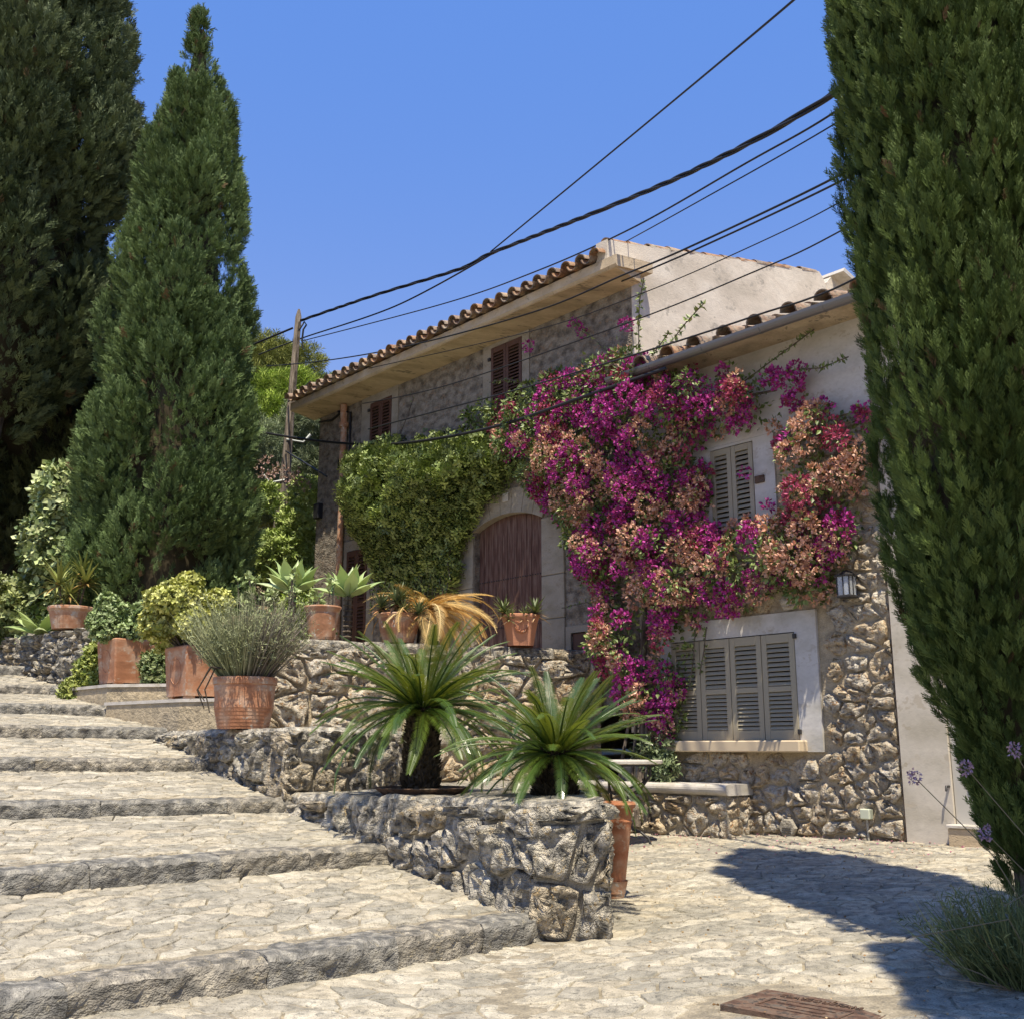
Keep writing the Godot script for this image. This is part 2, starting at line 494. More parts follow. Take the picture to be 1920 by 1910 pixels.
# a rough bar of stone whose upper front edge runs along pts
func kerb(pts: Array, back: Vector3, depth: float, height: float, rough: float, seed: int) -> ArrayMesh:
	var mb := MB.new()
	var prof := [Vector2(0.0, -height), Vector2(-0.004, -height * 0.7), Vector2(0.0, -height * 0.45), Vector2(-0.004, -height * 0.25), Vector2(0.004, -0.026), Vector2(0.026, -0.004), Vector2(depth * 0.3, 0.004), Vector2(depth * 0.65, 0.003), Vector2(depth, -0.006), Vector2(depth, -height)]
	var rows: Array = []
	for p in pts:
		var row: Array[Vector3] = []
		for k in prof.size():
			var q: Vector3 = p + back * prof[k].x + Vector3.UP * prof[k].y
			var n := Vector3(noise.get_noise_3d(q.x * 12.0 + seed, q.y * 12.0, q.z * 12.0) + 0.6 * noise.get_noise_3d(q.x * 38.0, q.y * 38.0, q.z * 38.0), noise.get_noise_3d(q.x * 12.0, q.y * 12.0 + 40.0, q.z * 12.0 + seed) + 0.4 * noise.get_noise_3d(q.x * 40.0, q.y * 40.0 + 5.0, q.z * 40.0), 0)
			row.append(q + (Vector3.UP * n.y * 0.7 + back * n.x * 1.4) * rough)
		rows.append(row)
	mb.smooth()
	for e in prof.size() - 1:
		if e == 4 or e == 5 or e == 8: mb.smooth()
		for j in rows.size() - 1: mb.quad(rows[j][e], rows[j + 1][e], rows[j + 1][e + 1], rows[j][e + 1])
	mb.flat()
	for e in [0, rows.size() - 1]:
		var c: Vector3 = (rows[e][2] + rows[e][8]) * 0.5
		for k in prof.size() - 1: mb.tri(rows[e][k], rows[e][k + 1], c)
	return mb.done()

# ------------------------------------------------------------------ the setting
func setting() -> void:
	# ground sheet, rising up the hill behind
	var mb := MB.new()
	mb.smooth()
	var xs: Array = []
	for i in 41: xs.append(signf(i - 20) * pow(absf(i - 20) / 20.0, 2.2) * 320.0)
	var hgt := func(x: float, d: float) -> float:
		var s := (x - 0.13) * -0.669 + (d - 6.41) * 0.743
		var y := gy(clampf(x, -3, 12), clampf(d, -12, 16)) - 0.035
		return y + maxf(0.0, minf(s, 90.0) - 5.0) * 0.12
	for i in 40:
		for j in 40:
			var q: Array = []
			for k in [[0, 0], [1, 0], [1, 1], [0, 1]]:
				var x: float = xs[i + k[0]]
				var d: float = xs[j + k[1]] + 8.0
				q.append(V(x, hgt.call(x, d), d))
			mb.quad(q[0], q[1], q[2], q[3])
	var g := struct("ground")
	mi(mb.done(), "ground_sheet", M.joint, g)
	# the little square, paved with rubble
	var plaza := struct("plaza")
	var polys: Array = []
	for poly in cells(9.5, 11.0, 0.18, 0.12, 0.47, 0.010, 71):
		var c := middle(poly)
		var x := c.x - 3.2
		var d := c.y + 2.4
		if d > 6.35 and x < 0.42: continue
		if x < 0.2 and d > 6.38 + (x - 0.13) * 0.87 + 0.06: continue
		if absf((x - 1.1) * 0.80 + (d - 4.93) * 0.6) < 0.0: continue
		var wd := (V(x, 0, d) - FT.origin).dot(OUT)
		if wd < -0.05: continue
		var cv := (V(x, 0, d) - V(1.22, 0, 4.74))
		var hit := absf(cv.dot(X_COVER)) < 0.31 and absf(cv.dot(Z_COVER)) < 0.20
		for v in poly:
			var cw := V(v.x - 3.2, 0, v.y + 2.4) - V(1.22, 0, 4.74)
			if absf(cw.dot(X_COVER)) < 0.315 and absf(cw.dot(Z_COVER)) < 0.21: hit = true
		if hit: continue
		if d > 8.3 and x < 0.35: continue
		polys.append([d, poly])
	var bed := MB.new()
	bed.smooth()
	for i in 19:
		for j in 22:
			var q: Array = []
			for e in [[0, 0], [1, 0], [1, 1], [0, 1]]:
				var x: float = -3.2 + 0.5 * (i + e[0])
				var d: float = 2.4 + 0.5 * (j + e[1])
				q.append(V(x, gy(x, d) - 0.004, d))
			bed.quad(q[0], q[1], q[2], q[3])
	mi(bed.done(), "joint_bed", M.joint, plaza)
	polys.sort_custom(func(p, q): return p[0] < q[0])
	var list: Array = []
	for p in polys:
		if p[0] > 4.1: list.append(p[1])
	for p in polys:
		if p[0] <= 4.1: list.append(p[1])
	var mp := func(uv: Vector2) -> Vector3:
		var x := uv.x - 3.2
		var d := uv.y + 2.4
		return V(x, gy(x, d) - 0.008, d)
	pave(plaza, list, mp, M.pave, 300, 72)
	steps()
	bank()
const X_COVER := Vector3(0.735, 0, 0.678)
const Z_COVER := Vector3(-0.678, 0, 0.735)

func steps() -> void:
	var st := struct("stone_steps")
	# nosings, left and right end: x, y, depth; riser height
	var N := [
		[-1.98, -0.105, 4.43, 0.13, -0.095, 6.41, 0.14], [-2.74, 0.197, 5.99, -0.81, 0.187, 7.65, 0.145], [-3.51, 0.497, 7.56, -1.75, 0.447, 8.78, 0.13],
		[-4.22, 0.777, 9.02, -2.72, 0.737, 10.04, 0.127], [-4.98, 1.077, 10.57, -3.73, 1.037, 11.42, 0.135], [-5.73, 1.377, 12.12, -4.71, 1.307, 12.54, 0.13],
		[-6.63, 1.727, 13.95, -5.85, 1.627, 13.93, 0.14], [-7.22, 1.957, 15.17, -6.80, 1.957, 15.35, 0.14], [-8.1, 2.22, 16.6, -7.6, 2.22, 16.9, 0.14], [-9.0, 2.5, 18.1, -8.4, 2.5, 18.5, 0.14]]
	var r := rgen(301)
	var count := 0
	for k in N.size():
		var q: Array = N[k]
		var L := V(q[0], q[1], q[2])
		var R := V(q[3], q[4], q[5])
		var dir := (R - L).normalized()
		if k < 6: R += dir * 0.12
		else: R += dir * 0.3
		var L2 := L - Vector3(dir.x, 0, dir.z) * 2.6
		var back := Vector3(dir.z, 0, -dir.x).normalized()
		if back.z > 0: back = -back
		var h: float = q[6]
		# the row of long kerb stones
		var total := L2.distance_to(R)
		var s := 0.0
		while s < total - 0.05:
			var e := s + r.randf_range(0.42, 0.95)
			if total - e < 0.3: e = total
			var line: Array = []
			var m := maxi(3, int((e - s) / 0.045))
			var lift := r.randf_range(-0.006, 0.006)
			var fwd := r.randf_range(-0.012, 0.012)
			for j in m + 1:
				var t := lerpf(s + 0.002, e - 0.002, float(j) / m) / total
				line.append(L2.lerp(R, t) + Vector3.UP * lift + back * (fwd - (0.045 * sin(PI * clampf((t - 0.45) / 0.55, 0, 1)) if k == 0 else 0.0)))
			mi(kerb(line, back, r.randf_range(0.24, 0.34), h + 0.06, 0.022, k * 31 + int(s * 10)), "kerb_stone", M.kerb[r.randi() % 3], st)
			s = e
		# tread: a sloping bed of rubble from this kerb to the next riser
		var nx: Array = N[mini(k + 1, N.size() - 1)]
		if k == N.size() - 1: nx = [-9.9, 2.75 + 0.14, 19.6, -9.2, 2.75 + 0.14, 20.0, 0.14]
		var nl := V(nx[0], nx[1] - nx[6], nx[2])
		var nr := V(nx[3], nx[4] - nx[6], nx[5])
		var nd := (nr - nl).normalized()
		nl -= Vector3(nd.x, 0, nd.z) * 2.6
		nr += nd * 0.1
		var p0 := L2 + back * 0.2 - Vector3.UP * 0.012
		var p1 := R + back * 0.2 - Vector3.UP * 0.012
		var bed := MB.new()
		var down := Vector3.DOWN * 0.6
		bed.flat()
		var bq := [p0 + Vector3.UP * 0.001, p1 + Vector3.UP * 0.001, nr + back * 0.15 + Vector3.UP * 0.001, nl + back * 0.15 + Vector3.UP * 0.001]
		bed.quad(bq[0], bq[1], bq[2], bq[3])
		for e in 4: bed.quad(bq[e], bq[(e + 1) % 4], bq[(e + 1) % 4] + down, bq[e] + down)
		mi(bed.done(), "tread_bed", M.joint, st)
		var w := (p0.distance_to(p1) + nl.distance_to(nr)) * 0.5
		var ln := (p0.distance_to(nl) + p1.distance_to(nr)) * 0.5
		var nrm := (p1 - p0).cross(nl - p0).normalized()
		var a := p0 + back * 0.07
		var b := p1 + back * 0.07
		var mp := func(uv: Vector2) -> Vector3:
			return a.lerp(b, uv.x / w).lerp(nl.lerp(nr, uv.x / w), uv.y / ln)
		var polys := cells(w, ln, 0.17, 0.11, 0.47, 0.010, 400 + k)
		var vis: Array = []
		for poly in polys:
			if middle(poly).x > 1.2: vis.append(poly)
		for poly in polys:
			if middle(poly).x <= 1.2: vis.append(poly)
		var take := clampi(300 - count, 0, vis.size() - 30) if k < 4 else 0
		count += take
		pave(st, vis, mp, M.pave, take, 430 + k, 0.014, 0.010, nrm)

func bank() -> void:
	# planted bank beyond the walls, and the terrace in front of the left house
	var flat2 := func(p: Vector2, y: float) -> Vector3: return V(p.x, y, p.y)
	var b := struct("garden_bank")
	var plan := PackedVector2Array([Vector2(-2.75, 11.75), Vector2(-3.5, 12.3), Vector2(-4.5, 13.5), Vector2(-5.6, 14.15), Vector2(-7.45, 16.2), Vector2(-9.4, 18.4), Vector2(-13, 23), Vector2(-16, 40), Vector2(4, 40), Vector2(-4.2, 19.0), Vector2(-3.45, 17.8)])
	var mb := MB.new()
	mb.prism(plan, [0, 0, 0, 0, 0, 0, 0, 0, 0, 0, 0], [1.9, 1.9, 1.95, 2.2, 2.3, 2.6, 4.0, 8.5, 8.5, 3.3, 2.2], flat2)
	mi(mb.done(), "bank_soil", M.earth, b)
	var t := struct("terrace")
	mb = MB.new()
	var tp := PackedVector2Array([Vector2(-2.7, 11.35), Vector2(0.98, 12.93), Vector2(-3.35, 17.75), Vector2(-3.6, 17.6)])
	mb.prism(tp, [-0.2, -0.2, -0.2, -0.2], [1.9, 1.9, 1.9, 1.9], flat2)
	mi(mb.done(), "terrace_floor", M.mortar, t)

# ------------------------------------------------------------------ stone walls and planters
func body(parent: Node, called: String, plan: PackedVector2Array, bottom: Array, top: Array, m: Material) -> void:
	var mb := MB.new()
	mb.prism(plan, bottom, top, func(p: Vector2, y: float) -> Vector3: return V(p.x, y, p.y))
	mi(mb.done(), called, m, parent)
# a lumpy cap over a plan, top heights given per corner by a plane
func cap(parent: Node, called: String, plan: PackedVector2Array, hgt: Callable, over: float, thick: float, m: Material, rough: float) -> void:
	var c := middle(plan)
	var mb := MB.new()
	var n := plan.size()
	var rim: Array = []
	for k in n:
		var a := plan[k]
		var b := plan[(k + 1) % n]
		var s := maxi(1, int(a.distance_to(b) / 0.12))
		for q in s: rim.append(a.lerp(b, float(q) / s))
	var rings: Array = []
	for sc in [[0, -thick], [0, -0.03], [-0.03, 0.0], [-0.2, 0.0], [-0.45, 0.0]]:
		var row: Array = []
		for p in rim:
			var dirn: Vector2 = (p - c)
			var ln := dirn.length()
			var q: Vector2 = c + dirn / ln * maxf(0.02, ln + over + sc[0])
			var z := V(q.x, hgt.call(q) + sc[1], q.y)
			z += Vector3(noise.get_noise_3d(z.x * 11, z.y * 11, z.z * 11), noise.get_noise_3d(z.x * 11 + 30, z.y * 11, z.z * 11), noise.get_noise_3d(z.x * 11, z.y * 11 + 50, z.z * 11)) * rough
			row.append(z)
		rings.append(row)
	var m2 := rim.size()
	mb.smooth()
	for j in rings.size() - 1:
		if j == 1 or j == 2: mb.smooth()
		for k in m2: mb.quad(rings[j][k], rings[j][(k + 1) % m2], rings[j + 1][(k + 1) % m2], rings[j + 1][k])
	var top := V(c.x, hgt.call(c), c.y)
	for k in m2: mb.tri(rings[4][k], rings[4][(k + 1) % m2], top)
	mi(mb.done(), called, m, parent)

func walls() -> void:
	# lower planter beside the steps
	var p := thing("stone_planter", "rough grey stone planter holding two cycads beside the lower steps", "planter", at(0, 0, 0))
	var plan := PackedVector2Array([Vector2(.525, 6.412), Vector2(.135, 6.452), Vector2(-.80, 7.66), Vector2(-1.74, 8.81), Vector2(-1.2, 9.3), Vector2(-1.1, 11.9), Vector2(.3, 12.4), Vector2(.47, 8.2)])
	var tops := func(q: Vector2) -> float: return 0.515 + 0.02 * (q.x + 0.6) - 0.012 * maxf(0.0, q.y - 7.4)
	body(p, "mortar_core", plan, [-.6, -.6, -.6, -.6, -.6, -.6, -.6, -.6], [.5, .5, .47, .44, .44, .44, .45, .48], M.mortar)
	var fr := [[.53, -.27, 6.40], [.13, -.27, 6.44], [-.81, 0.04, 7.65], [-1.76, .30, 8.80]]
	var sd := 900
	for k in 3:
		var a: Array = fr[k + 1]
		var b: Array = fr[k]
		var ya := 0.535 - 0.03 * (k + 1)
		var yb := 0.535 - 0.03 * k
		var wd := (V(b[0], 0, b[2]) - V(a[0], 0, a[2])).normalized() * 0.035
		face_stones(p, V(a[0], a[1] - 0.22, a[2]) - wd, V(b[0], b[1] - 0.22, b[2]) + wd, V(b[0], yb - 0.02, b[2]) + wd, V(a[0], ya - 0.02, a[2]) - wd, 0.32, 0.23, 0.06, 0.045, M.grey, sd + k)
	face_stones(p, V(.53, -.5, 6.40), V(.47, -.5, 8.2), V(.47, .48, 8.2), V(.53, .51, 6.40), 0.30, 0.24, 0.06, 0.04, M.grey, sd + 7)
	cap(p, "planter_top", plan, tops, 0.03, 0.10, M.grey[3], 0.03)
	# upper planter
	var u := thing("stone_planter", "upper stone planter carrying the round clay pot of lavender", "planter", at(0, 0, 0))
	var up := PackedVector2Array([Vector2(-1.255, 9.085), Vector2(-1.815, 8.85), Vector2(-2.73, 10.085), Vector2(-3.57, 11.2), Vector2(-2.75, 11.6), Vector2(-1.0, 12.1)])
	body(u, "mortar_core", up, [.2, .2, .2, .2, .2, .2], [.95, .95, .95, .95, .95, .95], M.mortar)
	var uf := [[-1.25, .36, 9.08], [-1.82, .36, 8.84], [-2.74, .66, 10.08], [-3.6, .95, 11.2]]
	for k in 3:
		var a: Array = uf[k + 1]
		var b: Array = uf[k]
		var wd := (V(b[0], 0, b[2]) - V(a[0], 0, a[2])).normalized() * 0.035
		face_stones(u, V(a[0], a[1] - 0.12, a[2]) - wd, V(b[0], b[1] - 0.12, b[2]) + wd, V(b[0], .96, b[2]) + wd, V(a[0], .96, a[2]) - wd, 0.29, 0.2, 0.06, 0.045, M.grey, 920 + k)
	face_stones(u, V(-1.25, .3, 9.08), V(-1.0, .3, 12.0), V(-1.0, .96, 12.0), V(-1.25, .96, 9.08), 0.27, 0.2, 0.06, 0.04, M.grey, 925)
	cap(u, "planter_top", up, func(_q: Vector2) -> float: return 0.99, 0.03, 0.09, M.grey[3], 0.03)
	# terrace wall
	var t := thing("terrace_wall", "rubble retaining wall under the terrace behind the cycads", "wall", at(0, 0, 0))
	var tp := PackedVector2Array([Vector2(-2.735, 11.287), Vector2(1.045, 12.847), Vector2(0.9, 13.15), Vector2(-2.75, 11.62)])
	body(t, "mortar_core", tp, [-.3, -.3, -.3, -.3], [1.93, 1.93, 1.93, 1.93], M.mortar_tan)
	face_stones(t, V(-2.74, .2, 11.28), V(1.05, -.15, 12.84), V(1.05, 1.86, 12.84), V(-2.74, 1.86, 11.28), 0.32, 0.22, 0.065, 0.05, M.warm, 940)
	# coping stones along its top
	var r := rgen(77)
	var s := 0.0
	var ta := V(-2.78, 1.965, 11.24)
	var tb := V(1.08, 1.965, 12.82)
	var nn := Vector3(-(tb - ta).z, 0, (tb - ta).x).normalized()
	if nn.z > 0: nn = -nn
	while s < 0.99:
		var e := minf(1.0, s + r.randf_range(0.08, 0.2))
		if 1.0 - e < 0.06: e = 1.0
		var line: Array = []
		for j in 7: line.append(ta.lerp(tb, lerpf(s + 0.002, e - 0.002, j / 6.0)) + Vector3.UP * r.randf_range(-0.006, 0.006))
		mi(kerb(line, nn, 0.36, 0.12, 0.03, int(s * 100)), "coping_stone", M.grey[r.randi() % 4], t)
		s = e
	# garden wall at the far left
	var g := thing("garden_wall", "low dry stone wall under the shallow clay bowl at the left", "wall", at(0, 0, 0))
	var gp := PackedVector2Array([Vector2(-5.5, 13.98), Vector2(-7.45, 16.1), Vector2(-9.5, 18.4), Vector2(-9.25, 18.65), Vector2(-7.2, 16.35), Vector2(-5.3, 14.2)])
	body(g, "mortar_core", gp, [1, 1, 1, 1, 1, 1], [2.33, 2.42, 2.75, 2.75, 2.42, 2.33], M.mortar)
	face_stones(g, V(-7.5, 1.7, 16.08), V(-5.5, 1.3, 13.9), V(-5.5, 2.34, 13.9), V(-7.5, 2.44, 16.08), 0.23, 0.17, 0.09, 0.06, M.grey, 950)
	face_stones(g, V(-9.5, 2.0, 18.36), V(-7.5, 1.7, 16.08), V(-7.5, 2.44, 16.08), V(-9.5, 2.75, 18.36), 0.25, 0.2, 0.09, 0.06, M.grey, 951)
	face_stones(g, V(-5.52, 1.3, 13.92), V(-5.28, 1.3, 14.18), V(-5.28, 2.34, 14.18), V(-5.52, 2.34, 13.92), 0.26, 0.2, 0.07, 0.05, M.grey, 952)
	cap(g, "wall_top", PackedVector2Array([Vector2(-5.5, 13.95), Vector2(-7.45, 16.1), Vector2(-7.2, 16.35), Vector2(-5.3, 14.2)]), func(q: Vector2) -> float: return 2.36 + (q.y - 14.0) * 0.045, 0.02, 0.08, M.grey[3], 0.03)
	# two plastered ledges with thin stone slabs, stepping up beside the stairs
	ledge(PackedVector2Array([Vector2(-4.68, 12.5), Vector2(-3.55, 11.55), Vector2(-2.8, 11.3), Vector2(-2.8, 12.3), Vector2(-3.9, 13.0)]), 1.34, "lower plastered ledge with a thin stone slab carrying the right square planter")
	ledge(PackedVector2Array([Vector2(-5.85, 13.95), Vector2(-4.8, 12.8), Vector2(-3.7, 12.62), Vector2(-3.7, 14.0), Vector2(-5.3, 14.3)]), 1.565, "upper plastered ledge with a thin stone slab carrying the left square planter")
func ledge(plan: PackedVector2Array, y: float, label: String) -> void:
	var l := thing("slab_ledge", label, "ledge", at(plan[0].x, y, plan[0].y))
	l.transform = Transform3D()
	var n := plan.size()
	var lo: Array = []
	var hi: Array = []
	var t0: Array = []
	var t1: Array = []
	var c := middle(plan)
	var big := PackedVector2Array()
	for k in n:
		lo.append(y - 0.75); hi.append(y - 0.038); t0.append(y - 0.036); t1.append(y)
		big.append(c + (plan[k] - c) * 1.03)
	body(l, "plastered_base", plan, lo, hi, M.mortar_tan)
	body(l, "stone_slab", big, t0, t1, M.slab)

# ------------------------------------------------------------------ houses
func wall_holes(mb: MB, x0: float, x1: float, y0: float, y1: float, zf: float, th: float, holes: Array) -> void:
	mb.flat()
	var xs: Array = [x0, x1]
	var ys: Array = [y0, y1]
	for h in holes:
		xs.append(h[0]); xs.append(h[1]); ys.append(h[2]); ys.append(h[3])
	xs.sort(); ys.sort()
	for i in xs.size() - 1:
		for j in ys.size() - 1:
			var a: float = xs[i]
			var b: float = xs[i + 1]
			var c: float = ys[j]
			var d: float = ys[j + 1]
			if b - a < 0.0005 or d - c < 0.0005: continue
			var mx := (a + b) * 0.5
			var my := (c + d) * 0.5
			var inside := false
			for h in holes:
				if mx > h[0] and mx < h[1] and my > h[2] and my < h[3]: inside = true
			if inside: continue
			for z in [zf, zf - th]:
				mb.quad(Vector3(a, c, z), Vector3(b, c, z), Vector3(b, d, z), Vector3(a, d, z))
	for h in holes:
		for e in [[h[0], h[2], h[1], h[2]], [h[1], h[2], h[1], h[3]], [h[1], h[3], h[0], h[3]], [h[0], h[3], h[0], h[2]]]:
			mb.quad(Vector3(e[0], e[1], zf), Vector3(e[2], e[3], zf), Vector3(e[2], e[3], zf - th), Vector3(e[0], e[1], zf - th))
	for e in [[x0, y0, x1, y0], [x1, y0, x1, y1], [x1, y1, x0, y1], [x0, y1, x0, y0]]:
		mb.quad(Vector3(e[0], e[1], zf), Vector3(e[2], e[3], zf), Vector3(e[2], e[3], zf - th), Vector3(e[0], e[1], zf - th))
# louvred shutter leaf; fields of slats between rails
func shutter(parent: Node, x0: float, x1: float, y0: float, y1: float, z: float, m: Material, fields: Array, stile: float, open := 0.0, called := "shutter") -> void:
	var hinge := x0 if open >= 0 else x1
	var leaf := Node3D.new()
	leaf.transform = Transform3D(Basis(Vector3.UP, open), Vector3(hinge, 0, z))
	put(leaf, called, parent)
	var a := x0 - hinge
	var b := x1 - hinge
	var mb := MB.new()
	var th := 0.034
	mb.box(Vector3(a + stile / 2, (y0 + y1) / 2, 0), Vector3(stile, y1 - y0, th), Basis(), 0.003)
	mb.box(Vector3(b - stile / 2, (y0 + y1) / 2, 0), Vector3(stile, y1 - y0, th), Basis(), 0.003)
	var prev := y0
	for f in fields + [[y1, y1, 0]]:
		mb.box(Vector3((a + b) / 2, (prev + f[0]) / 2, 0), Vector3(b - a - stile * 2, f[0] - prev, th - 0.004), Basis(), 0.003)
		prev = f[1]
	mi(mb.done(), "shutter_frame", m, leaf)
	for f in fields:
		var n: int = f[2]
		var pitch: float = (f[1] - f[0]) / n
		var sm := MB.new()
		sm.box(Vector3.ZERO, Vector3(b - a - stile * 2 + 0.004, pitch * 0.92, 0.007), Basis(Vector3.RIGHT, -0.62), 0.002)
		var mesh := sm.done()
		for k in n:
			mi(mesh, "slat", m, leaf, "", Transform3D(Basis(), Vector3((a + b) / 2, f[0] + pitch * (k + 0.5), 0.0)))
func barrel(r0: float, r1: float, ln: float, th := 0.014) -> ArrayMesh:
	# half round tile: mouth at z = 0, runs back along -z
	var mb := MB.new()
	var k := 9
	var ring := func(r: float, z: float) -> Array:
		var o: Array = []
		for q in k + 1: o.append(Vector3(cos(PI * q / k) * r, sin(PI * q / k) * r * 0.92, z))
		return o
	var a: Array = ring.call(r0, 0.0)
	var b: Array = ring.call(r1, -ln)
	var c: Array = ring.call(r0 - th, 0.0)
	var d: Array = ring.call(r1 - th, -ln)
	mb.smooth()
	for q in k: mb.quad(a[q], a[q + 1], b[q + 1], b[q])
	mb.smooth()
	for q in k: mb.quad(c[q + 1], c[q], d[q], d[q + 1])
	mb.flat()
	for q in k:
		mb.quad(c[q], c[q + 1], a[q + 1], a[q])
		mb.quad(b[q], b[q + 1], d[q + 1], d[q])
	mb.quad(a[0], b[0], d[0], c[0]); mb.quad(c[k], d[k], b[k], a[k])
	return mb.done()
# rows of round tiles over a roof plane: from (x0..x1) at the eaves, running back and up
func tiles(parent: Node, x0: float, x1: float, pitch: float, z: float, y: float, slope: float, ln: float, rows: int, seed: int, r := 0.085) -> void:
	var cov := barrel(r, r * 0.8, ln + 0.08)
	var r2 := rgen(seed)
	var n := int(round((x1 - x0) / pitch))
	var ins := [Inst.new(), Inst.new()]
	for row in rows:
		for k in n + 1:
			for kind in 2:
				if kind == 1 and k == n: continue
				var x := x0 + pitch * (k + (0.5 if kind == 1 else 0.0)) + r2.randf_range(-0.008, 0.008)
				var dz := row * ln
				var b := Basis(Vector3.RIGHT, slope) * Basis(Vector3.UP, r2.randf_range(-0.03, 0.03))
				if kind == 1: b = b * Basis(Vector3.FORWARD, PI)
				var o := Vector3(x, y + dz * tan(slope) + (0.075 if kind == 0 else 0.075) + r2.randf_range(-0.006, 0.006) - (0.012 if kind == 1 else 0.0), z - dz + (0.0 if kind == 0 else 0.025) + r2.randf_range(-0.012, 0.012))
				if row == 0: mi(cov, "roof_tile" if kind == 0 else "channel_tile", M.tile[r2.randi() % 4], parent, "", Transform3D(b, o))
				else: ins[kind].add(b, o, Color(1, 1, 1))
	for kind in 2: many(ins[kind], "roof_tiles" if kind == 0 else "channel_tiles", cov, M.tile[kind], parent)

func slab(mb: MB, pts: Array, x0: float, x1: float) -> void:
	# outline in (z, y), extruded along x
	mb.sweep(pts, [Transform3D(Basis(Vector3(0, 0, 1), Vector3(0, 1, 0), Vector3(1, 0, 0)), Vector3(x0, 0, 0)), Transform3D(Basis(Vector3(0, 0, 1), Vector3(0, 1, 0), Vector3(1, 0, 0)), Vector3(x1, 0, 0))])

func cottage() -> void:
	var h := thing("stone_cottage", "white and rubble stone cottage with taupe louvred shutters and bougainvillea", "house", FT)
	var lo := [-2.64, -1.03, 0.90, 1.975]
	var upw := [-2.0, -1.425, 2.95, 4.065]
	var mb := MB.new()
	wall_holes(mb, -3.12, 0.0, -0.4, 5.12, 0.0, 0.3, [lo, upw])
	mi(mb.done(), "front_wall", M.mortar_tan, h)
	# white render on the upper storey, and white bands round both windows
	mb = MB.new()
	wall_holes(mb, -3.10, -0.02, 4.1, 5.1, 0.022, 0.03, [])
	mi(mb.done(), "upper_render", M.white, h)
	mb = MB.new()
	wall_holes(mb, -2.25, -1.16, 2.8, 4.097, 0.024, 0.03, [[-2.0, -1.425, 2.7, 4.065]])
	mi(mb.done(), "window_surround", M.white, h)
	mb = MB.new()
	wall_holes(mb, -2.80, -0.775, 0.79, 2.18, 0.035, 0.045, [lo])
	mi(mb.done(), "window_surround", M.white, h)
	# rubble facing of the lower storey
	var skip := func(m: Vector2) -> bool:
		var x := m.x - 3.12
		var y := m.y - 0.02
		if x > -2.9 and x < -0.70 and y > 0.73 and y < 2.24: return true
		if x > -2.33 and x < -1.08 and y > 2.75: return true
		return false
	var flatter := func(m: Vector2) -> bool: return skip.call(m) or not (m.x > 2.0 or m.y < 0.8)
	var proud := func(m: Vector2) -> bool: return skip.call(m) or (m.x > 2.0 or m.y < 0.8)
	face_stones(h, Vector3(-3.12, 0.0, 0), Vector3(0, 0.0, 0), Vector3(0, 4.08, 0), Vector3(-3.12, 4.08, 0), 0.22, 0.165, 0.05, 0.04, M.warm, 31, "wall_stone", flatter)
	face_stones(h, Vector3(-3.12, 0.0, 0), Vector3(0, 0.0, 0), Vector3(0, 4.08, 0), Vector3(-3.12, 4.08, 0), 0.25, 0.185, 0.016, 0.015, M.warm, 33, "wall_stone", proud)
	# sill
	mb = MB.new()
	mb.box(Vector3(-1.85, 0.845, 0.07), Vector3(1.80, 0.115, 0.22), Basis(), 0.012)
	mi(mb.done(), "window_sill", mat(lin(.62, .50, .34), null, 0.9, Vector3.ONE), h)
	# shutters
	var w: float = (lo[1] - lo[0]) / 4.0
	for k in 4:
		var a: float = lo[0] + w * k + 0.004
		shutter(h, a, a + w - 0.008, 0.905, 1.965, 0.03, M.taupe, [[1.005, 1.385, 9], [1.44, 1.875, 9]], 0.062)
	shutter(h, -1.993, -1.716, 2.95, 4.055, 0.016, M.taupe, [[3.02, 3.985, 18]], 0.056)
	shutter(h, -1.71, -1.43, 2.95, 4.055, 0.016, M.taupe, [[3.02, 3.985, 18]], 0.056)
	mb = MB.new()
	for q in [[-1.02, 1.93, 0.05], [-1.02, 0.985, 0.05], [-2.02, 3.86, 0.03], [-2.02, 3.1, 0.03]]: mb.box(Vector3(q[0], q[1], q[2]), Vector3(0.035, 0.05, 0.03), Basis(), 0.004)
	mi(mb.done(), "hinges", M.iron, h)
	mb = MB.new()
	mb.box(Vector3(-1.35, 3.62, 0.034), Vector3(0.12, 0.08, 0.02), Basis(), 0.004)
	mi(mb.done(), "wall_bracket", M.rust, h)
	# dark rooms behind
	# eaves, gutter and roof
	mb = MB.new()
	slab(mb, [Vector2(0.03, 5.06), Vector2(0.46, 5.055), Vector2(0.46, 5.12), Vector2(-4.6, 6.35), Vector2(-4.6, 6.22), Vector2(-0.1, 5.1)], -3.10, 3.6)
	mi(mb.done(), "roof_deck", M.cornice, h)
	mb = MB.new()
	var gut: Array = []
	for q in 9: gut.append(Vector2(0.535 - cos(PI * q / 8.0) * 0.068, 5.075 - sin(PI * q / 8.0) * 0.075))
	for q in 9: gut.append(Vector2(0.535 + cos(PI * q / 8.0) * 0.060, 5.075 - sin(PI * q / 8.0) * 0.067))
	slab(mb, gut, -3.05, 3.6)
	mi(mb.done(), "gutter", M.zinc, h)
	for k in 6:
		mb = MB.new()
		var g2: Array = []
		for q in 9: g2.append(Vector2(0.535 - cos(PI * q / 8.0) * 0.073, 5.077 - sin(PI * q / 8.0) * 0.081))
		for q in 9: g2.append(Vector2(0.535 + cos(PI * q / 8.0) * 0.0685, 5.077 - sin(PI * q / 8.0) * 0.0755))
		slab(mb, g2, -2.4 + k * 0.75, -2.375 + k * 0.75)
		mi(mb.done(), "gutter_strap", M.zinc, h)
	tiles(h, -2.95, 3.4, 0.40, 0.55, 5.062, 0.26, 0.38, 11, 61, 0.098)
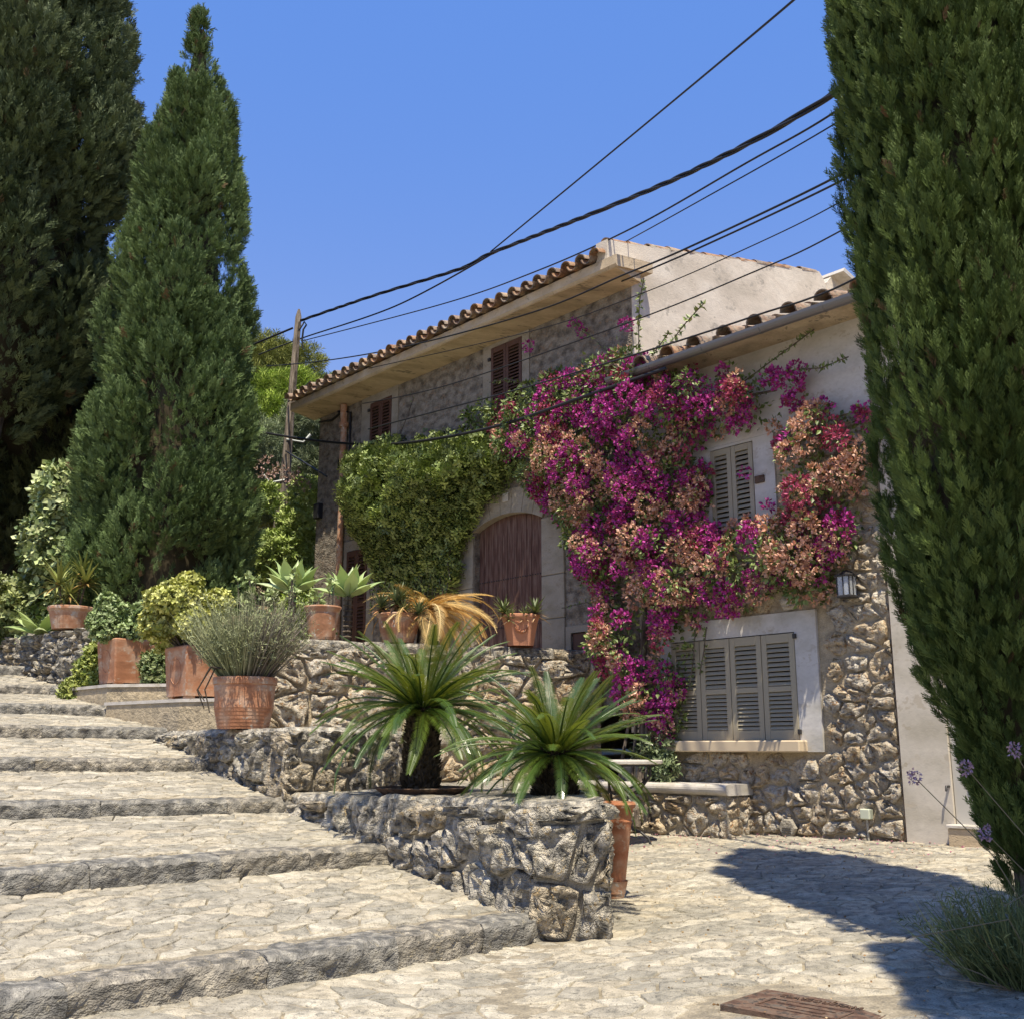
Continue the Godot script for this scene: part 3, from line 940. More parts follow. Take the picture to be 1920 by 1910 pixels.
	# back and right end so that the rooms are closed
	mb = MB.new()
	mb.box(Vector3(0.2, 2.8, -4.5), Vector3(6.7, 7.0, 0.2)); mb.box(Vector3(3.5, 2.4, -2.2), Vector3(0.2, 6.4, 4.5))
	mi(mb.done(), "rear_wall", M.white, h)

	# the neighbour at the right: cream strip of wall and a pale door
	var n := thing("neighbour_house", "cream rendered house front with pale door beyond the cypress", "house", FT)
	mb = MB.new()
	wall_holes(mb, 0.035, 3.6, -0.5, 5.06, 0.05, 0.32, [[0.49, 1.5, 0.17, 2.4]])
	mi(mb.done(), "front_wall", mat(lin(1.0, .94, .84), M.white.albedo_texture, 0.9, Vector3.ONE * 0.5, M.gable.heightmap_texture, 0.2), n)
	mb = MB.new()
	mb.box(Vector3(0.018, 2.4, -0.02), Vector3(0.03, 5.2, 0.05))
	mi(mb.done(), "joint_strip", mat(lin(.16, .10, .07), null, 0.9, Vector3.ONE), n)
	mb = MB.new()
	mb.box(Vector3(0.995, 1.28, 0.0), Vector3(1.0, 2.21, 0.05), Basis(), 0.006)
	mi(mb.done(), "door", M.door_white, n)
	mb = MB.new()
	mb.box(Vector3(1.0, 0.52, 0.034), Vector3(0.72, 0.035, 0.025), Basis(), 0.006)
	mb.box(Vector3(1.0, 1.2, 0.034), Vector3(0.72, 0.035, 0.025), Basis(), 0.006)
	mi(mb.done(), "door_rail", M.white, n)
	mb = MB.new()
	mb.box(Vector3(1.13, 0.07, 0.06), Vector3(1.32, 0.16, 0.16), Basis(), 0.005)
	mi(mb.done(), "door_step", M.cornice, n)
	mb = MB.new()
	mb.box(Vector3(1.13, 0.168, 0.065), Vector3(1.34, 0.03, 0.18), Basis(), 0.006)
	mi(mb.done(), "threshold", M.slab, n)
	mb = MB.new()
	mb.tube([Vector3(0.47, 0.50, 0.05), Vector3(0.47, 0.50, 0.10), Vector3(0.47, 0.46, 0.11)], [0.012, 0.012, 0.01], 6)
	mi(mb.done(), "door_catch", M.iron, n)

func old_house() -> void:
	var h := thing("old_stone_house", "old two storey stone house with brown shutters and arched plank door", "house", FT)
	var w1 := [-8.84, -8.245, 5.2, 6.31]
	var w2 := [-5.80, -5.15, 5.35, 6.385]
	var dr := [-6.16, -4.78, 1.55, 3.93]
	var wl := [-9.4, -8.81, 2.1, 3.93]
	var ht := [-4.26, -3.99, 1.95, 2.215]
	var mb := MB.new()
	wall_holes(mb, -10.43, -3.13, 1.2, 6.62, 0.0, 0.34, [w1, w2, dr, wl, ht])
	mi(mb.done(), "front_wall", M.old, h)
	# pale surrounds
	mb = MB.new(); wall_holes(mb, -9.10, -8.07, 5.0, 6.47, 0.016, 0.03, [w1]); mi(mb.done(), "window_surround", M.ashlar, h)
	mb = MB.new(); wall_holes(mb, -5.98, -5.005, 5.15, 6.52, 0.016, 0.03, [w2]); mi(mb.done(), "window_surround", M.ashlar, h)
	mb = MB.new(); wall_holes(mb, -4.36, -3.9, 1.88, 2.3, 0.014, 0.03, [ht]); mi(mb.done(), "hatch_surround", M.ashlar, h)
	mb = MB.new(); wall_holes(mb, -9.5, -8.6, 1.9, 4.1, 0.014, 0.03, [wl]); mi(mb.done(), "window_surround", M.ashlar, h)
	for w in [w1, w2]:
		var m: float = (w[0] + w[1]) / 2
		shutter(h, w[0] + 0.004, m - 0.003, w[2] + 0.01, w[3] - 0.008, 0.012, M.brown, [[w[2] + 0.12, w[3] - 0.09, 17]], 0.05)
		shutter(h, m + 0.003, w[1] - 0.004, w[2] + 0.01, w[3] - 0.008, 0.012, M.brown, [[w[2] + 0.12, w[3] - 0.09, 17]], 0.05)
	shutter(h, -9.395, -9.11, 2.11, 3.92, 0.01, M.brown, [[2.2, 3.0, 14], [3.07, 3.83, 13]], 0.05)
	shutter(h, -9.10, -8.815, 2.11, 3.92, 0.01, M.brown, [[2.2, 3.0, 14], [3.07, 3.83, 13]], 0.05)
	mb = MB.new(); mb.box(Vector3(-4.125, 2.08, -0.03), Vector3(0.262, 0.258, 0.03), Basis(), 0.004); mi(mb.done(), "hatch_door", M.brown, h)
	mb = MB.new()
	for q in [[-8.87, 6.2], [-5.83, 6.22]]: mb.box(Vector3(q[0], q[1], 0.03), Vector3(0.05, 0.045, 0.03), Basis(), 0.004)
	mi(mb.done(), "hinges", M.iron, h)
	# arched plank door in a stone portal
	var door := Node3D.new(); put(door, "arched_door", h)
	var cx := -5.47
	var r := rgen(91)
	var arc := func(x: float) -> float: return 3.92 - 1.66 + sqrt(1.66 * 1.66 - (x - cx) * (x - cx))
	var np := 14
	for k in np:
		var a := -6.155 + 1.37 * k / np + 0.0025
		var b := -6.155 + 1.37 * (k + 1) / np - 0.0025
		var z := -0.09 + r.randf_range(-0.003, 0.003)
		mb = MB.new()
		mb.sweep([Vector2(a, 1.6), Vector2(b, 1.6), Vector2(b, arc.call(b) - 0.004), Vector2(a, arc.call(a) - 0.004)], [Transform3D(Basis(), Vector3(0, 0, z)), Transform3D(Basis(), Vector3(0, 0, z - 0.04))])
		mi(mb.done(), "plank", M.wood, door)
	mb = MB.new()
	for row in [1.95, 2.4, 3.05]:
		for k in np * 2: mb.box(Vector3(-6.13 + 1.32 * k / (np * 2 - 1), row, -0.083), Vector3(0.018, 0.018, 0.014), Basis(), 0.005)
	mi(mb.done(), "studs", M.iron, door)
	var portal := Node3D.new(); put(portal, "stone_portal", h)
	for s in [[-6.72, -6.165], [-4.775, -4.35]]:
		var ys := [1.5, 2.42, 2.98, 3.745]
		for k in 3:
			mb = MB.new()
			mb.box(Vector3((s[0] + s[1]) / 2, (ys[k] + ys[k + 1]) / 2, -0.05), Vector3(s[1] - s[0] - 0.006, ys[k + 1] - ys[k] - 0.006, 0.16), Basis(), 0.008)
			mi(mb.done(), "jamb_stone", M.ashlar, portal)
	var a0 := asin(0.72 / 1.66)
	var nv := 7
	for k in nv:
		var t0 := lerpf(-a0, a0, float(k) / nv) + 0.002
		var t1 := lerpf(-a0, a0, float(k + 1) / nv) - 0.002
		var poly: Array = []
		var c := Vector2(cx, 3.92 - 1.66)
		for j in 5: poly.append(c + Vector2(sin(lerpf(t0, t1, j / 4.0)), cos(lerpf(t0, t1, j / 4.0))) * 1.66)
		for j in 5: poly.append(c + Vector2(sin(lerpf(t1, t0, j / 4.0)), cos(lerpf(t1, t0, j / 4.0))) * 2.0)
		mb = MB.new()
		mb.sweep(poly, [Transform3D(Basis(), Vector3(0, 0, 0.031)), Transform3D(Basis(), Vector3(0, 0, -0.13))])
		mi(mb.done(), "arch_stone", M.ashlar, portal)
	# number tile
	mb = MB.new(); mb.box(Vector3(-5.46, 4.14, 0.042), Vector3(0.12, 0.12, 0.016), Basis(), 0.003); mi(mb.done(), "house_number_tile", M.slab, h)
	# cornice
	mb = MB.new()
	slab(mb, [Vector2(0.0, 6.44), Vector2(0.16, 6.465), Vector2(0.32, 6.49), Vector2(0.44, 6.505), Vector2(0.445, 6.52), Vector2(0.0, 6.6)], -10.62, -2.97)
	mi(mb.done(), "eaves_soffit", M.soffit, h)
	mb = MB.new()
	slab(mb, [Vector2(0.452, 6.512), Vector2(0.475, 6.54), Vector2(0.47, 6.66), Vector2(-0.2, 6.75), Vector2(-0.2, 6.61)], -10.65, -2.94)
	mi(mb.done(), "eaves_cornice", M.cornice, h)
	# roof deck and tiles
	mb = MB.new()
	slab(mb, [Vector2(0.46, 6.665), Vector2(-4.1, 7.74), Vector2(-8.0, 6.85), Vector2(-8.0, 6.7), Vector2(-4.1, 7.55), Vector2(-0.1, 6.62)], -10.7, -3.34)
	mi(mb.done(), "roof_deck", M.tile[1], h)
	tiles(h, -10.62, -3.27, 0.255, 0.56, 6.66, 0.232, 0.37, 13, 62, 0.088)
	# gable: cream render, a row of verge tiles on its slope
	mb = MB.new()
	slab(mb, [Vector2(-0.002, 1.0), Vector2(-0.002, 6.62), Vector2(0.44, 6.53), Vector2(0.44, 6.93), Vector2(0.1, 6.99), Vector2(-4.1, 7.93), Vector2(-4.32, 7.98), Vector2(-4.42, 7.9), Vector2(-4.5, 7.74), Vector2(-8.0, 6.95), Vector2(-8.0, 1.0)], -3.30, -3.115)
	mi(mb.done(), "gable_wall", M.gable, h)
	var vt := barrel(0.085, 0.07, 0.44)
	for k in 12:
		var z := 0.38 - k * 0.385
		mi(vt, "verge_tile", M.tile[r.randi() % 4], h, "", Transform3D(Basis(Vector3.RIGHT, 0.20) * Basis(Vector3.UP, r.randf_range(-0.05, 0.05)), Vector3(-3.20 + r.randf_range(-0.01, 0.01), 6.905 + (0.44 - z) * 0.223, z)))
	# small plastered block standing behind the ridge
	var ch := Node3D.new(); put(ch, "chimney_block", h)
	mb = MB.new()
	slab(mb, [Vector2(-4.52, 7.0), Vector2(-4.52, 7.86), Vector2(-4.72, 8.05), Vector2(-5.4, 7.86), Vector2(-5.4, 7.0)], -3.6, -3.12)
	mi(mb.done(), "block_body", M.gable, ch)
	mb = MB.new()
	slab(mb, [Vector2(-4.66, 8.02), Vector2(-4.70, 8.085), Vector2(-5.75, 7.80), Vector2(-5.75, 7.74)], -3.66, -2.9)
	mi(mb.done(), "block_coping", M.slab, ch)
	# other sides
	mb = MB.new()
	slab(mb, [Vector2(-0.36, 0.8), Vector2(-0.36, 6.6), Vector2(-4.1, 7.56), Vector2(-8.0, 6.71), Vector2(-8.0, 0.8)], -10.42, -10.2); mb.box(Vector3(-6.8, 3.6, -7.9), Vector3(7.2, 6.4, 0.2))
	mi(mb.done(), "rear_walls", M.old, h)
	# clay downpipe with sockets
	mb = MB.new()
	mb.tube([Vector3(-9.53, 6.44, 0.10), Vector3(-9.53, 6.1, 0.08)], [0.06, 0.058], 12); mb.tube([Vector3(-9.53, 6.13, 0.08), Vector3(-9.53, 6.05, 0.08)], [0.085, 0.08], 12)
	mb.tube([Vector3(-9.53, 6.06, 0.08), Vector3(-9.53, 5.62, 0.08)], [0.055, 0.052], 12); mb.tube([Vector3(-9.53, 5.64, 0.08), Vector3(-9.53, 5.3, 0.08), Vector3(-9.53, 2.0, 0.08)], [0.065, 0.05, 0.05], 12)
	mi(mb.done(), "downpipe", M.clay_pale, h)
	mb = MB.new()
	mb.tube([Vector3(-10.4, 6.35, 0.04), Vector3(-10.0, 6.3, 0.03), Vector3(-9.75, 6.36, 0.03), Vector3(-9.6, 6.33, 0.16), Vector3(-9.42, 6.3, 0.03), Vector3(-9.41, 5.5, 0.03)], [0.015, 0.02, 0.02, 0.02, 0.02, 0.015], 6)
	mb.box(Vector3(-9.66, 5.45, 0.04), Vector3(0.09, 0.16, 0.07), Basis(), 0.01); mb.box(Vector3(-9.38, 5.42, 0.04), Vector3(0.07, 0.2, 0.06), Basis(), 0.01); mb.box(Vector3(-10.3, 4.75, 0.05), Vector3(0.16, 0.26, 0.1), Basis(), 0.01)
	mi(mb.done(), "meter_cables", M.cable, h)

# ------------------------------------------------------------------ street furniture
func furniture() -> void:
	# stone bench against the house front
	var b := thing("stone_bench", "stone bench with a rounded pale top below the taupe shutters", "bench", FT)
	var mb := MB.new()
	mb.box(Vector3(-3.0, 0.06, 0.2), Vector3(2.62, 0.6, 0.4))
	mi(mb.done(), "mortar_core", M.mortar, b)
	face_stones(b, Vector3(-4.3, -0.06, 0.395), Vector3(-1.69, -0.06, 0.395), Vector3(-1.69, 0.345, 0.395), Vector3(-4.3, 0.345, 0.395), 0.25, 0.18, 0.05, 0.035, M.warm, 51, "bench_stone")
	face_stones(b, Vector3(-1.69, -0.06, 0.40), Vector3(-1.69, -0.06, 0.0), Vector3(-1.69, 0.345, 0.0), Vector3(-1.69, 0.345, 0.40), 0.2, 0.17, 0.03, 0.02, M.warm, 52, "bench_stone")
	mb = MB.new()
	var prof: Array = [Vector2(-0.02, 0.36)]
	for q in 9: prof.append(Vector2(0.41 + sin(PI * q / 8.0) * 0.055, 0.415 - cos(PI * q / 8.0) * 0.055))
	prof.append(Vector2(-0.02, 0.47))
	slab(mb, prof, -4.3, -1.645)
	mi(mb.done(), "bench_top", M.slab, b)
	# round iron table
	var t := thing("iron_table", "round stone topped table on curled black iron legs", "table", at(1.01, 0.0, 11.0))
	mb = MB.new()
	mb.lathe([Vector2(0, 0.672), Vector2(0.485, 0.672), Vector2(0.5, 0.68), Vector2(0.5, 0.703), Vector2(0.49, 0.71), Vector2(0, 0.71)], 40)
	mi(mb.done(), "table_top", M.slab, t)
	mb = MB.new()
	mb.lathe([Vector2(0.43, 0.655), Vector2(0.45, 0.655), Vector2(0.45, 0.672), Vector2(0.43, 0.672), Vector2(0.43, 0.655)], 32)
	mi(mb.done(), "rim_hoop", M.iron, t)
	for k in 3:
		var a := deg_to_rad(-28 + 120 * k)
		var d := Vector3(cos(a), 0, -sin(a))
		var pts: Array = []
		var rr := [[0.40, 0.66], [0.395, 0.56], [0.30, 0.44], [0.16, 0.36], [0.13, 0.26], [0.15, 0.14], [0.20, 0.05], [0.29, 0.02], [0.36, -0.03], [0.385, -0.095]]
		for q in rr: pts.append(d * q[0] + Vector3.UP * q[1])
		var rads: Array = []
		for q in pts.size(): rads.append(0.013)
		mb = MB.new(); mb.tube(pts, rads, 8)
		mi(mb.done(), "leg", M.iron, t)
	for k in 3:
		var a := deg_to_rad(-28 + 120 * k)
		var c := deg_to_rad(-28 + 120 * (k + 1))
		mb = MB.new()
		mb.tube([Vector3(cos(a) * .33, .5, -sin(a) * .33), Vector3(cos((a + c) / 2) * .05, .38, -sin((a + c) / 2) * .05), Vector3(cos(c) * .33, .5, -sin(c) * .33)], [0.009, 0.009, 0.009], 6)
		mi(mb.done(), "brace", M.iron, t)
	# manhole cover
	var c0 := V(1.22, gy(1.22, 4.74) + 0.006, 4.74)
	var c := thing("manhole_cover", "rusty brown rectangular iron drain cover set in the paving", "manhole cover", Transform3D(Basis(X_COVER, Vector3.UP, -Z_COVER * -1.0), c0))
	c.transform = Transform3D(Basis(X_COVER, Vector3.UP, X_COVER.cross(Vector3.UP)), c0)
	mb = MB.new()
	mb.box(Vector3(0, -0.02, 0), Vector3(0.575, 0.04, 0.36), Basis(), 0.004)
	mi(mb.done(), "cover_plate", M.rust, c)
	mb = MB.new()
	for s in [[0, -0.187, 0.60, 0.012], [0, 0.187, 0.60, 0.012], [-0.294, 0, 0.012, 0.362], [0.294, 0, 0.012, 0.362]]: mb.box(Vector3(s[0], -0.021, s[1]), Vector3(s[2], 0.044, s[3]), Basis(), 0.003)
	mi(mb.done(), "cover_frame", M.rust, c)
	mb = MB.new()
	for s in [[0, -0.045, 0.36, 0.006], [0, 0.11, 0.36, 0.006], [-0.18, 0.0325, 0.006, 0.149], [0.18, 0.0325, 0.006, 0.149], [0.0, 0.01, 0.26, 0.006], [0.02, 0.055, 0.16, 0.03]]: mb.box(Vector3(s[0], 0.002, s[1]), Vector3(s[2], 0.006, s[3]), Basis(), 0.001)
	mi(mb.done(), "raised_panel", M.rust, c)
	var tm := TextMesh.new()
	tm.text = "CLAVEGUERAM"
	var sf := SystemFont.new(); sf.font_names = PackedStringArray(["Droid Sans"])
	tm.font = sf; tm.font_size = 24; tm.pixel_size = 0.0023; tm.depth = 0.006
	mi(tm, "raised_lettering", M.rust, c, "", Transform3D(Basis(Vector3.RIGHT, -PI / 2), Vector3(0, 0.003, -0.115)))
	# lantern on the stone front
	var l := thing("wall_lantern", "black iron lantern with clear panes on the rubble wall", "lantern", FT * Transform3D(Basis(), Vector3(-0.345, 2.24, 0)))
	mb = MB.new()
	mb.box(Vector3(0, 0.13, 0.03), Vector3(0.1, 0.2, 0.02), Basis(), 0.004); mb.box(Vector3(0, 0.22, 0.07), Vector3(0.03, 0.03, 0.1), Basis(), 0.004)
	mi(mb.done(), "bracket", M.iron, l)
	mb = MB.new()
	mb.box(Vector3(0, 0.012, 0.13), Vector3(0.15, 0.024, 0.15), Basis(), 0.004); mb.box(Vector3(0, 0.215, 0.13), Vector3(0.16, 0.02, 0.16), Basis(), 0.004)
	mb.lathe([Vector2(0.095, 0.225), Vector2(0.05, 0.255), Vector2(0.02, 0.265), Vector2(0, 0.275)], 4, Vector3(0, 0, 0.13))
	for sx in [-1, 1]:
		for sz in [-1, 1]: mb.box(Vector3(sx * 0.066, 0.115, 0.13 + sz * 0.066), Vector3(0.012, 0.19, 0.012), Basis(), 0.002)
	mb.box(Vector3(0, 0.115, 0.197), Vector3(0.008, 0.19, 0.008)); mb.box(Vector3(0.067, 0.115, 0.13), Vector3(0.008, 0.19, 0.008)); mb.box(Vector3(-0.067, 0.115, 0.13), Vector3(0.008, 0.19, 0.008))
	mi(mb.done(), "lantern_frame", M.iron, l)
	for s in [[0, 0.062, 0.12, 0.003], [0.062, 0, 0.003, 0.12], [-0.062, 0, 0.003, 0.12]]:
		mb = MB.new(); mb.box(Vector3(s[0], 0.115, 0.13 + s[1]), Vector3(s[2], 0.18, s[3])); mi(mb.done(), "pane", M.glass, l)
	mb = MB.new(); mb.lathe([Vector2(0, 0.03), Vector2(0.016, 0.03), Vector2(0.016, 0.07), Vector2(0.03, 0.1), Vector2(0.022, 0.135), Vector2(0, 0.145)], 12, Vector3(0, 0, 0.13)); mi(mb.done(), "bulb", M.pale, l)
	# small junction box low on the wall and the hexagonal vent
	var j := thing("junction_box", "small pale green junction box low on the rubble wall", "junction box", FT * Transform3D(Basis(), Vector3(-0.35, 0.23, 0.05)))
	mb = MB.new(); mb.box(Vector3.ZERO, Vector3(0.1, 0.095, 0.07), Basis(), 0.008); mi(mb.done(), "box_body", mat(lin(.52, .55, .42), null, 0.5, Vector3.ONE), j)
	mb = MB.new(); mb.box(Vector3(0, 0, 0.037), Vector3(0.088, 0.083, 0.006), Basis(), 0.003); mi(mb.done(), "box_lid", mat(lin(.56, .59, .46), null, 0.5, Vector3.ONE), j)
	mb = MB.new(); mb.tube([Vector3(0, -0.045, 0.0), Vector3(0, -0.24, -0.01)], [0.012, 0.012], 8); mi(mb.done(), "conduit", mat(lin(.4, .38, .32), null, 0.6, Vector3.ONE), j)
	var v := thing("wall_vent", "hexagonal stone coloured vent at the foot of the rubble wall", "vent", FT * Transform3D(Basis(), Vector3(-1.21, 0.06, 0.045)))
	mb = MB.new(); mb.lathe([Vector2(0.1, 0), Vector2(0.1, 0.03), Vector2(0.085, 0.04), Vector2(0, 0.04)], 6)
	mi(mb.done(), "vent_plate", M.mortar, v, "", Transform3D(Basis(Vector3.RIGHT, PI / 2), Vector3.ZERO))
	for k in 3:
		mb = MB.new(); mb.box(Vector3(0, -0.045 + k * 0.022, 0.044), Vector3(0.1, 0.008, 0.012), Basis(), 0.002); mi(mb.done(), "louvre", M.dark, v)
	# wooden pole with its fittings
	var p := thing("utility_pole", "weathered leaning wooden utility pole left of the stone house", "pole", at(-4.55, 3.2, 21))
	mb = MB.new(); mb.tube([Vector3(-0.3, 0, 0), Vector3(-0.06, 3.4, 0), Vector3(0.06, 6.45, 0), Vector3(0.065, 6.62, 0)], [0.10, 0.08, 0.065, 0.025], 10); mi(mb.done(), "pole_shaft", M.pole, p)
	mb = MB.new(); mb.tube([Vector3(-0.02, 0, 0.07), Vector3(0.06, 4.5, 0.09), Vector3(0.11, 6.3, 0.085)], [0.035, 0.035, 0.03], 8); mi(mb.done(), "pole_conduit", M.bark, p)
	mb = MB.new(); mb.tube([Vector3(0.1, 6.1, 0.1), Vector3(0.22, 6.3, 0.12), Vector3(0.26, 6.22, 0.12), Vector3(0.2, 6.12, 0.12), Vector3(0.18, 5.9, 0.1), Vector3(0.2, 5.7, 0.1)], [0.02, 0.018, 0.018, 0.02, 0.02, 0.015], 6); mi(mb.done(), "hook", M.cable, p)
	mb = MB.new()
	for q in [[3.75, 0.35], [2.9, -0.3], [2.2, 0.35]]: mb.tube([Vector3(-0.05, q[0], 0.08), Vector3(-0.05 + q[1], q[0] - 0.06, 0.1), Vector3(-0.05 + q[1] * 1.4, q[0] + 0.1, 0.1)], [0.02, 0.016, 0.03], 6)
	mi(mb.done(), "insulator_arms", M.pale, p)
	wires()

func wire(label: String, pts: Array, r: float, called := "overhead_cable") -> void:
	var out: Array = []
	var cv := Curve3D.new()
	for k in pts.size():
		var q: Array = pts[k]
		var p := V(q[0], q[1], q[2])
		var tn := Vector3.ZERO
		if k > 0 and k < pts.size() - 1:
			var a: Array = pts[k - 1]
			var b: Array = pts[k + 1]
			tn = (V(b[0], b[1], b[2]) - V(a[0], a[1], a[2])) / 6.0
		cv.add_point(p, -tn, tn)
	cv.bake_interval = 0.25
	for p in cv.get_baked_points(): out.append(p)
	var rads: Array = []
	for k in out.size(): rads.append(r)
	var mb := MB.new(); mb.tube(out, rads, 6)
	var o := thing(called, label, "cable", Transform3D(Basis(), out[0]), "overhead cables")
	mi(mb.done(), "cable_run", M.cable, o, "", Transform3D(Basis(), -out[0]))
func wires() -> void:
	var main := [[-4.46, 9.56, 21.0], [-2.61, 9.11, 18.7], [-0.87, 8.47, 16.2], [-0.33, 8.26, 15.2], [1.24, 7.29, 11.9], [2.02, 6.53, 9.6], [2.61, 6.09, 7.9], [3.2, 5.75, 6.0]]
	# twisted bundle: three strands round one line
	var o := thing("overhead_cable", "thick twisted black cable bundle, heaviest of the overhead lines", "cable", at(-4.46, 9.56, 21), "overhead cables")
	var cv := Curve3D.new()
	for k in main.size():
		var tn := Vector3.ZERO
		if k > 0 and k < main.size() - 1: tn = (V(main[k + 1][0], main[k + 1][1], main[k + 1][2]) - V(main[k - 1][0], main[k - 1][1], main[k - 1][2])) / 6.0
		cv.add_point(V(main[k][0], main[k][1], main[k][2]), -tn, tn)
	cv.bake_interval = 0.12
	var bp := cv.get_baked_points()
	for s in 3:
		var pts: Array = []
		var rads: Array = []
		for k in bp.size():
			var a := k * 0.12 * 2.6 + TAU * s / 3
			pts.append(bp[k] - bp[0] + Vector3(cos(a) * 0.015, sin(a) * 0.019, 0)); rads.append(0.014)
		var mb := MB.new(); mb.tube(pts, rads, 6)
		mi(mb.done(), "strand", M.cable, o)
	wire("thin black cable climbing steeply to the top of the sky", [[2.29, 6.27, 6.5], [2.27, 6.71, 7.5], [1.50, 7.89, 11.2], [-0.33, 8.29, 15.2]], 0.011)
	wire("thin cable leaving the thick bundle and passing the pole lower down", [[-0.33, 8.24, 15.2], [-2.14, 8.68, 18.2], [-4.41, 9.17, 21.0], [-5.66, 9.38, 22.5]], 0.014)
	wire("single thin cable below the thick bundle from the pole to the right cypress", [[-4.40, 9.11, 21.0], [-1.17, 8.12, 16.8], [0.31, 7.48, 14.2], [1.39, 6.81, 11.6], [2.28, 6.38, 9.4], [2.75, 6.14, 8.2], [3.3, 5.91, 6.6]], 0.010)
	wire("faint cable dropping behind the ridge of the stone house", [[3.3, 5.78, 6.6], [2.76, 6.04, 8.2], [1.89, 6.50, 10.5], [1.40, 7.12, 12.6]], 0.007)
	wire("upper cable of the close pair crossing the cream gable", [[-5.10, 8.56, 21.0], [-3.53, 7.73, 18.5], [-1.59, 6.66, 15.0], [0.28, 6.36, 13.0], [1.29, 6.14, 11.4], [1.88, 5.91, 10.2], [2.81, 5.58, 8.2], [3.3, 5.40, 6.8]], 0.011)
	wire("lower cable of the close pair crossing the cream gable", [[1.36, 6.47, 12.3], [1.92, 5.87, 10.2], [2.81, 5.52, 8.2], [3.3, 5.30, 6.8]], 0.010)
	wire("hair thin cable across the middle of the cream gable", [[-2.24, 6.61, 15.8], [0.27, 6.06, 12.9], [1.44, 5.81, 11.2], [2.34, 5.68, 9.8], [2.88, 5.45, 8.4], [3.4, 5.32, 6.9]], 0.006)
	wire("thin cable sagging from the gable corner over the upper brown shutters", [[-2.35, 6.10, 16], [-0.88, 5.71, 14], [1.38, 5.72, 11.8], [2.42, 5.58, 10.2], [3.05, 5.54, 9.2], [4.0, 5.45, 7]], 0.008)
	wire("cable running just above the cottage gutter and across the flowers", [[-2.22, 5.62, 15.8], [-0.87, 5.31, 13.8], [0.26, 5.15, 12.4], [1.60, 5.03, 10.8], [2.41, 4.97, 9.8], [3.05, 4.95, 9.0], [3.8, 4.9, 7]], 0.010)
	wire("stout black cable looping from the gutter end in front of the green creeper", [[1.71, 4.93, 11.2], [0.88, 4.88, 12], [-0.14, 4.92, 13.3], [-1.23, 5.15, 14.8], [-2.19, 5.49, 16.2], [-3.27, 5.92, 17.5], [-4.55, 6.51, 19]], 0.021)
	wire("black cable from the leaning pole to the eaves corner", [[-4.6, 7.75, 20.9], [-3.5, 7.02, 17.6]], 0.016)
	wire("lower black cable from the leaning pole to the house corner", [[-4.6, 6.7, 20.9], [-3.1, 5.25, 17.3]], 0.016)
	wire("black cable from the leaning pole towards the left cypress", [[-4.6, 9.4, 21], [-5.6, 9.2, 21.5], [-7.0, 8.8, 22]], 0.022)

# ------------------------------------------------------------------ pots
func pot(called: String, label: String, t: Transform3D, prof: Array, m: Material, soil_r: float, soil_y: float, group := "terracotta pots") -> Node3D:
	var p := thing(called, label, "plant pot", t, group)
	var mb := MB.new(); mb.lathe(prof, 36); mi(mb.done(), "pot_body", m, p)
	mb = MB.new(); mb.lathe([Vector2(soil_r, soil_y), Vector2(soil_r * 0.5, soil_y + 0.02), Vector2(0, soil_y + 0.025)], 24, Vector3.ZERO, false); mi(mb.done(), "soil", M.soil, p)
	return p
func square_pot(label: String, t: Transform3D, top: float, bot: float, h: float) -> void:
	var p := thing("square_planter", label, "plant pot", t, "terracotta pots")
	var mb := MB.new()
	var prof := [[bot / 2, 0.03], [top / 2, h - 0.015], [top / 2 - 0.012, h], [top / 2 - 0.04, h], [top / 2 - 0.05, h - 0.07]]
	mb.flat()
	for k in prof.size() - 1:
		var a: float = prof[k][0]
		var b: float = prof[k + 1][0]
		var ya: float = prof[k][1]
		var yb: float = prof[k + 1][1]
		for s in 4:
			var bs := Basis(Vector3.UP, PI / 2 * s)
			var cb := 0.018
			mb.quad(bs * Vector3(-a + cb, ya, a), bs * Vector3(a - cb, ya, a), bs * Vector3(b - cb, yb, b), bs * Vector3(-b + cb, yb, b))
			mb.quad(bs * Vector3(a - cb, ya, a), bs * Vector3(a, ya, a - cb), bs * Vector3(b, yb, b - cb), bs * Vector3(b - cb, yb, b))
	for sx in [-1, 1]:
		for sz in [-1, 1]: mb.box(Vector3(sx * bot * 0.36, 0.015, sz * bot * 0.36), Vector3(0.1, 0.034, 0.1), Basis(), 0.006)
	mi(mb.done(), "pot_body", M.clay, p)
	mb = MB.new(); mb.box(Vector3(0, h - 0.09, 0), Vector3(top - 0.09, 0.05, top - 0.09)); mi(mb.done(), "soil", M.soil, p)
	mb = MB.new(); mb.box(Vector3(0, 0.05, 0), Vector3(bot - 0.02, 0.03, bot - 0.02)); mi(mb.done(), "pot_base", M.clay, p)
	# faint round moulding on the front
	mb = MB.new()
	var ring: Array = []
	var rads: Array = []
	for q in 25: ring.append(Vector3(cos(TAU * q / 24) * h * 0.24, h * 0.52 + sin(TAU * q / 24) * h * 0.24, (bot + (top - bot) * (0.5 + 0.24 * sin(TAU * q / 24))) / 2 + 0.001)); rads.append(0.004)
	mb.tube(ring, rads, 5, false)
	mi(mb.done(), "moulding", M.clay, p)

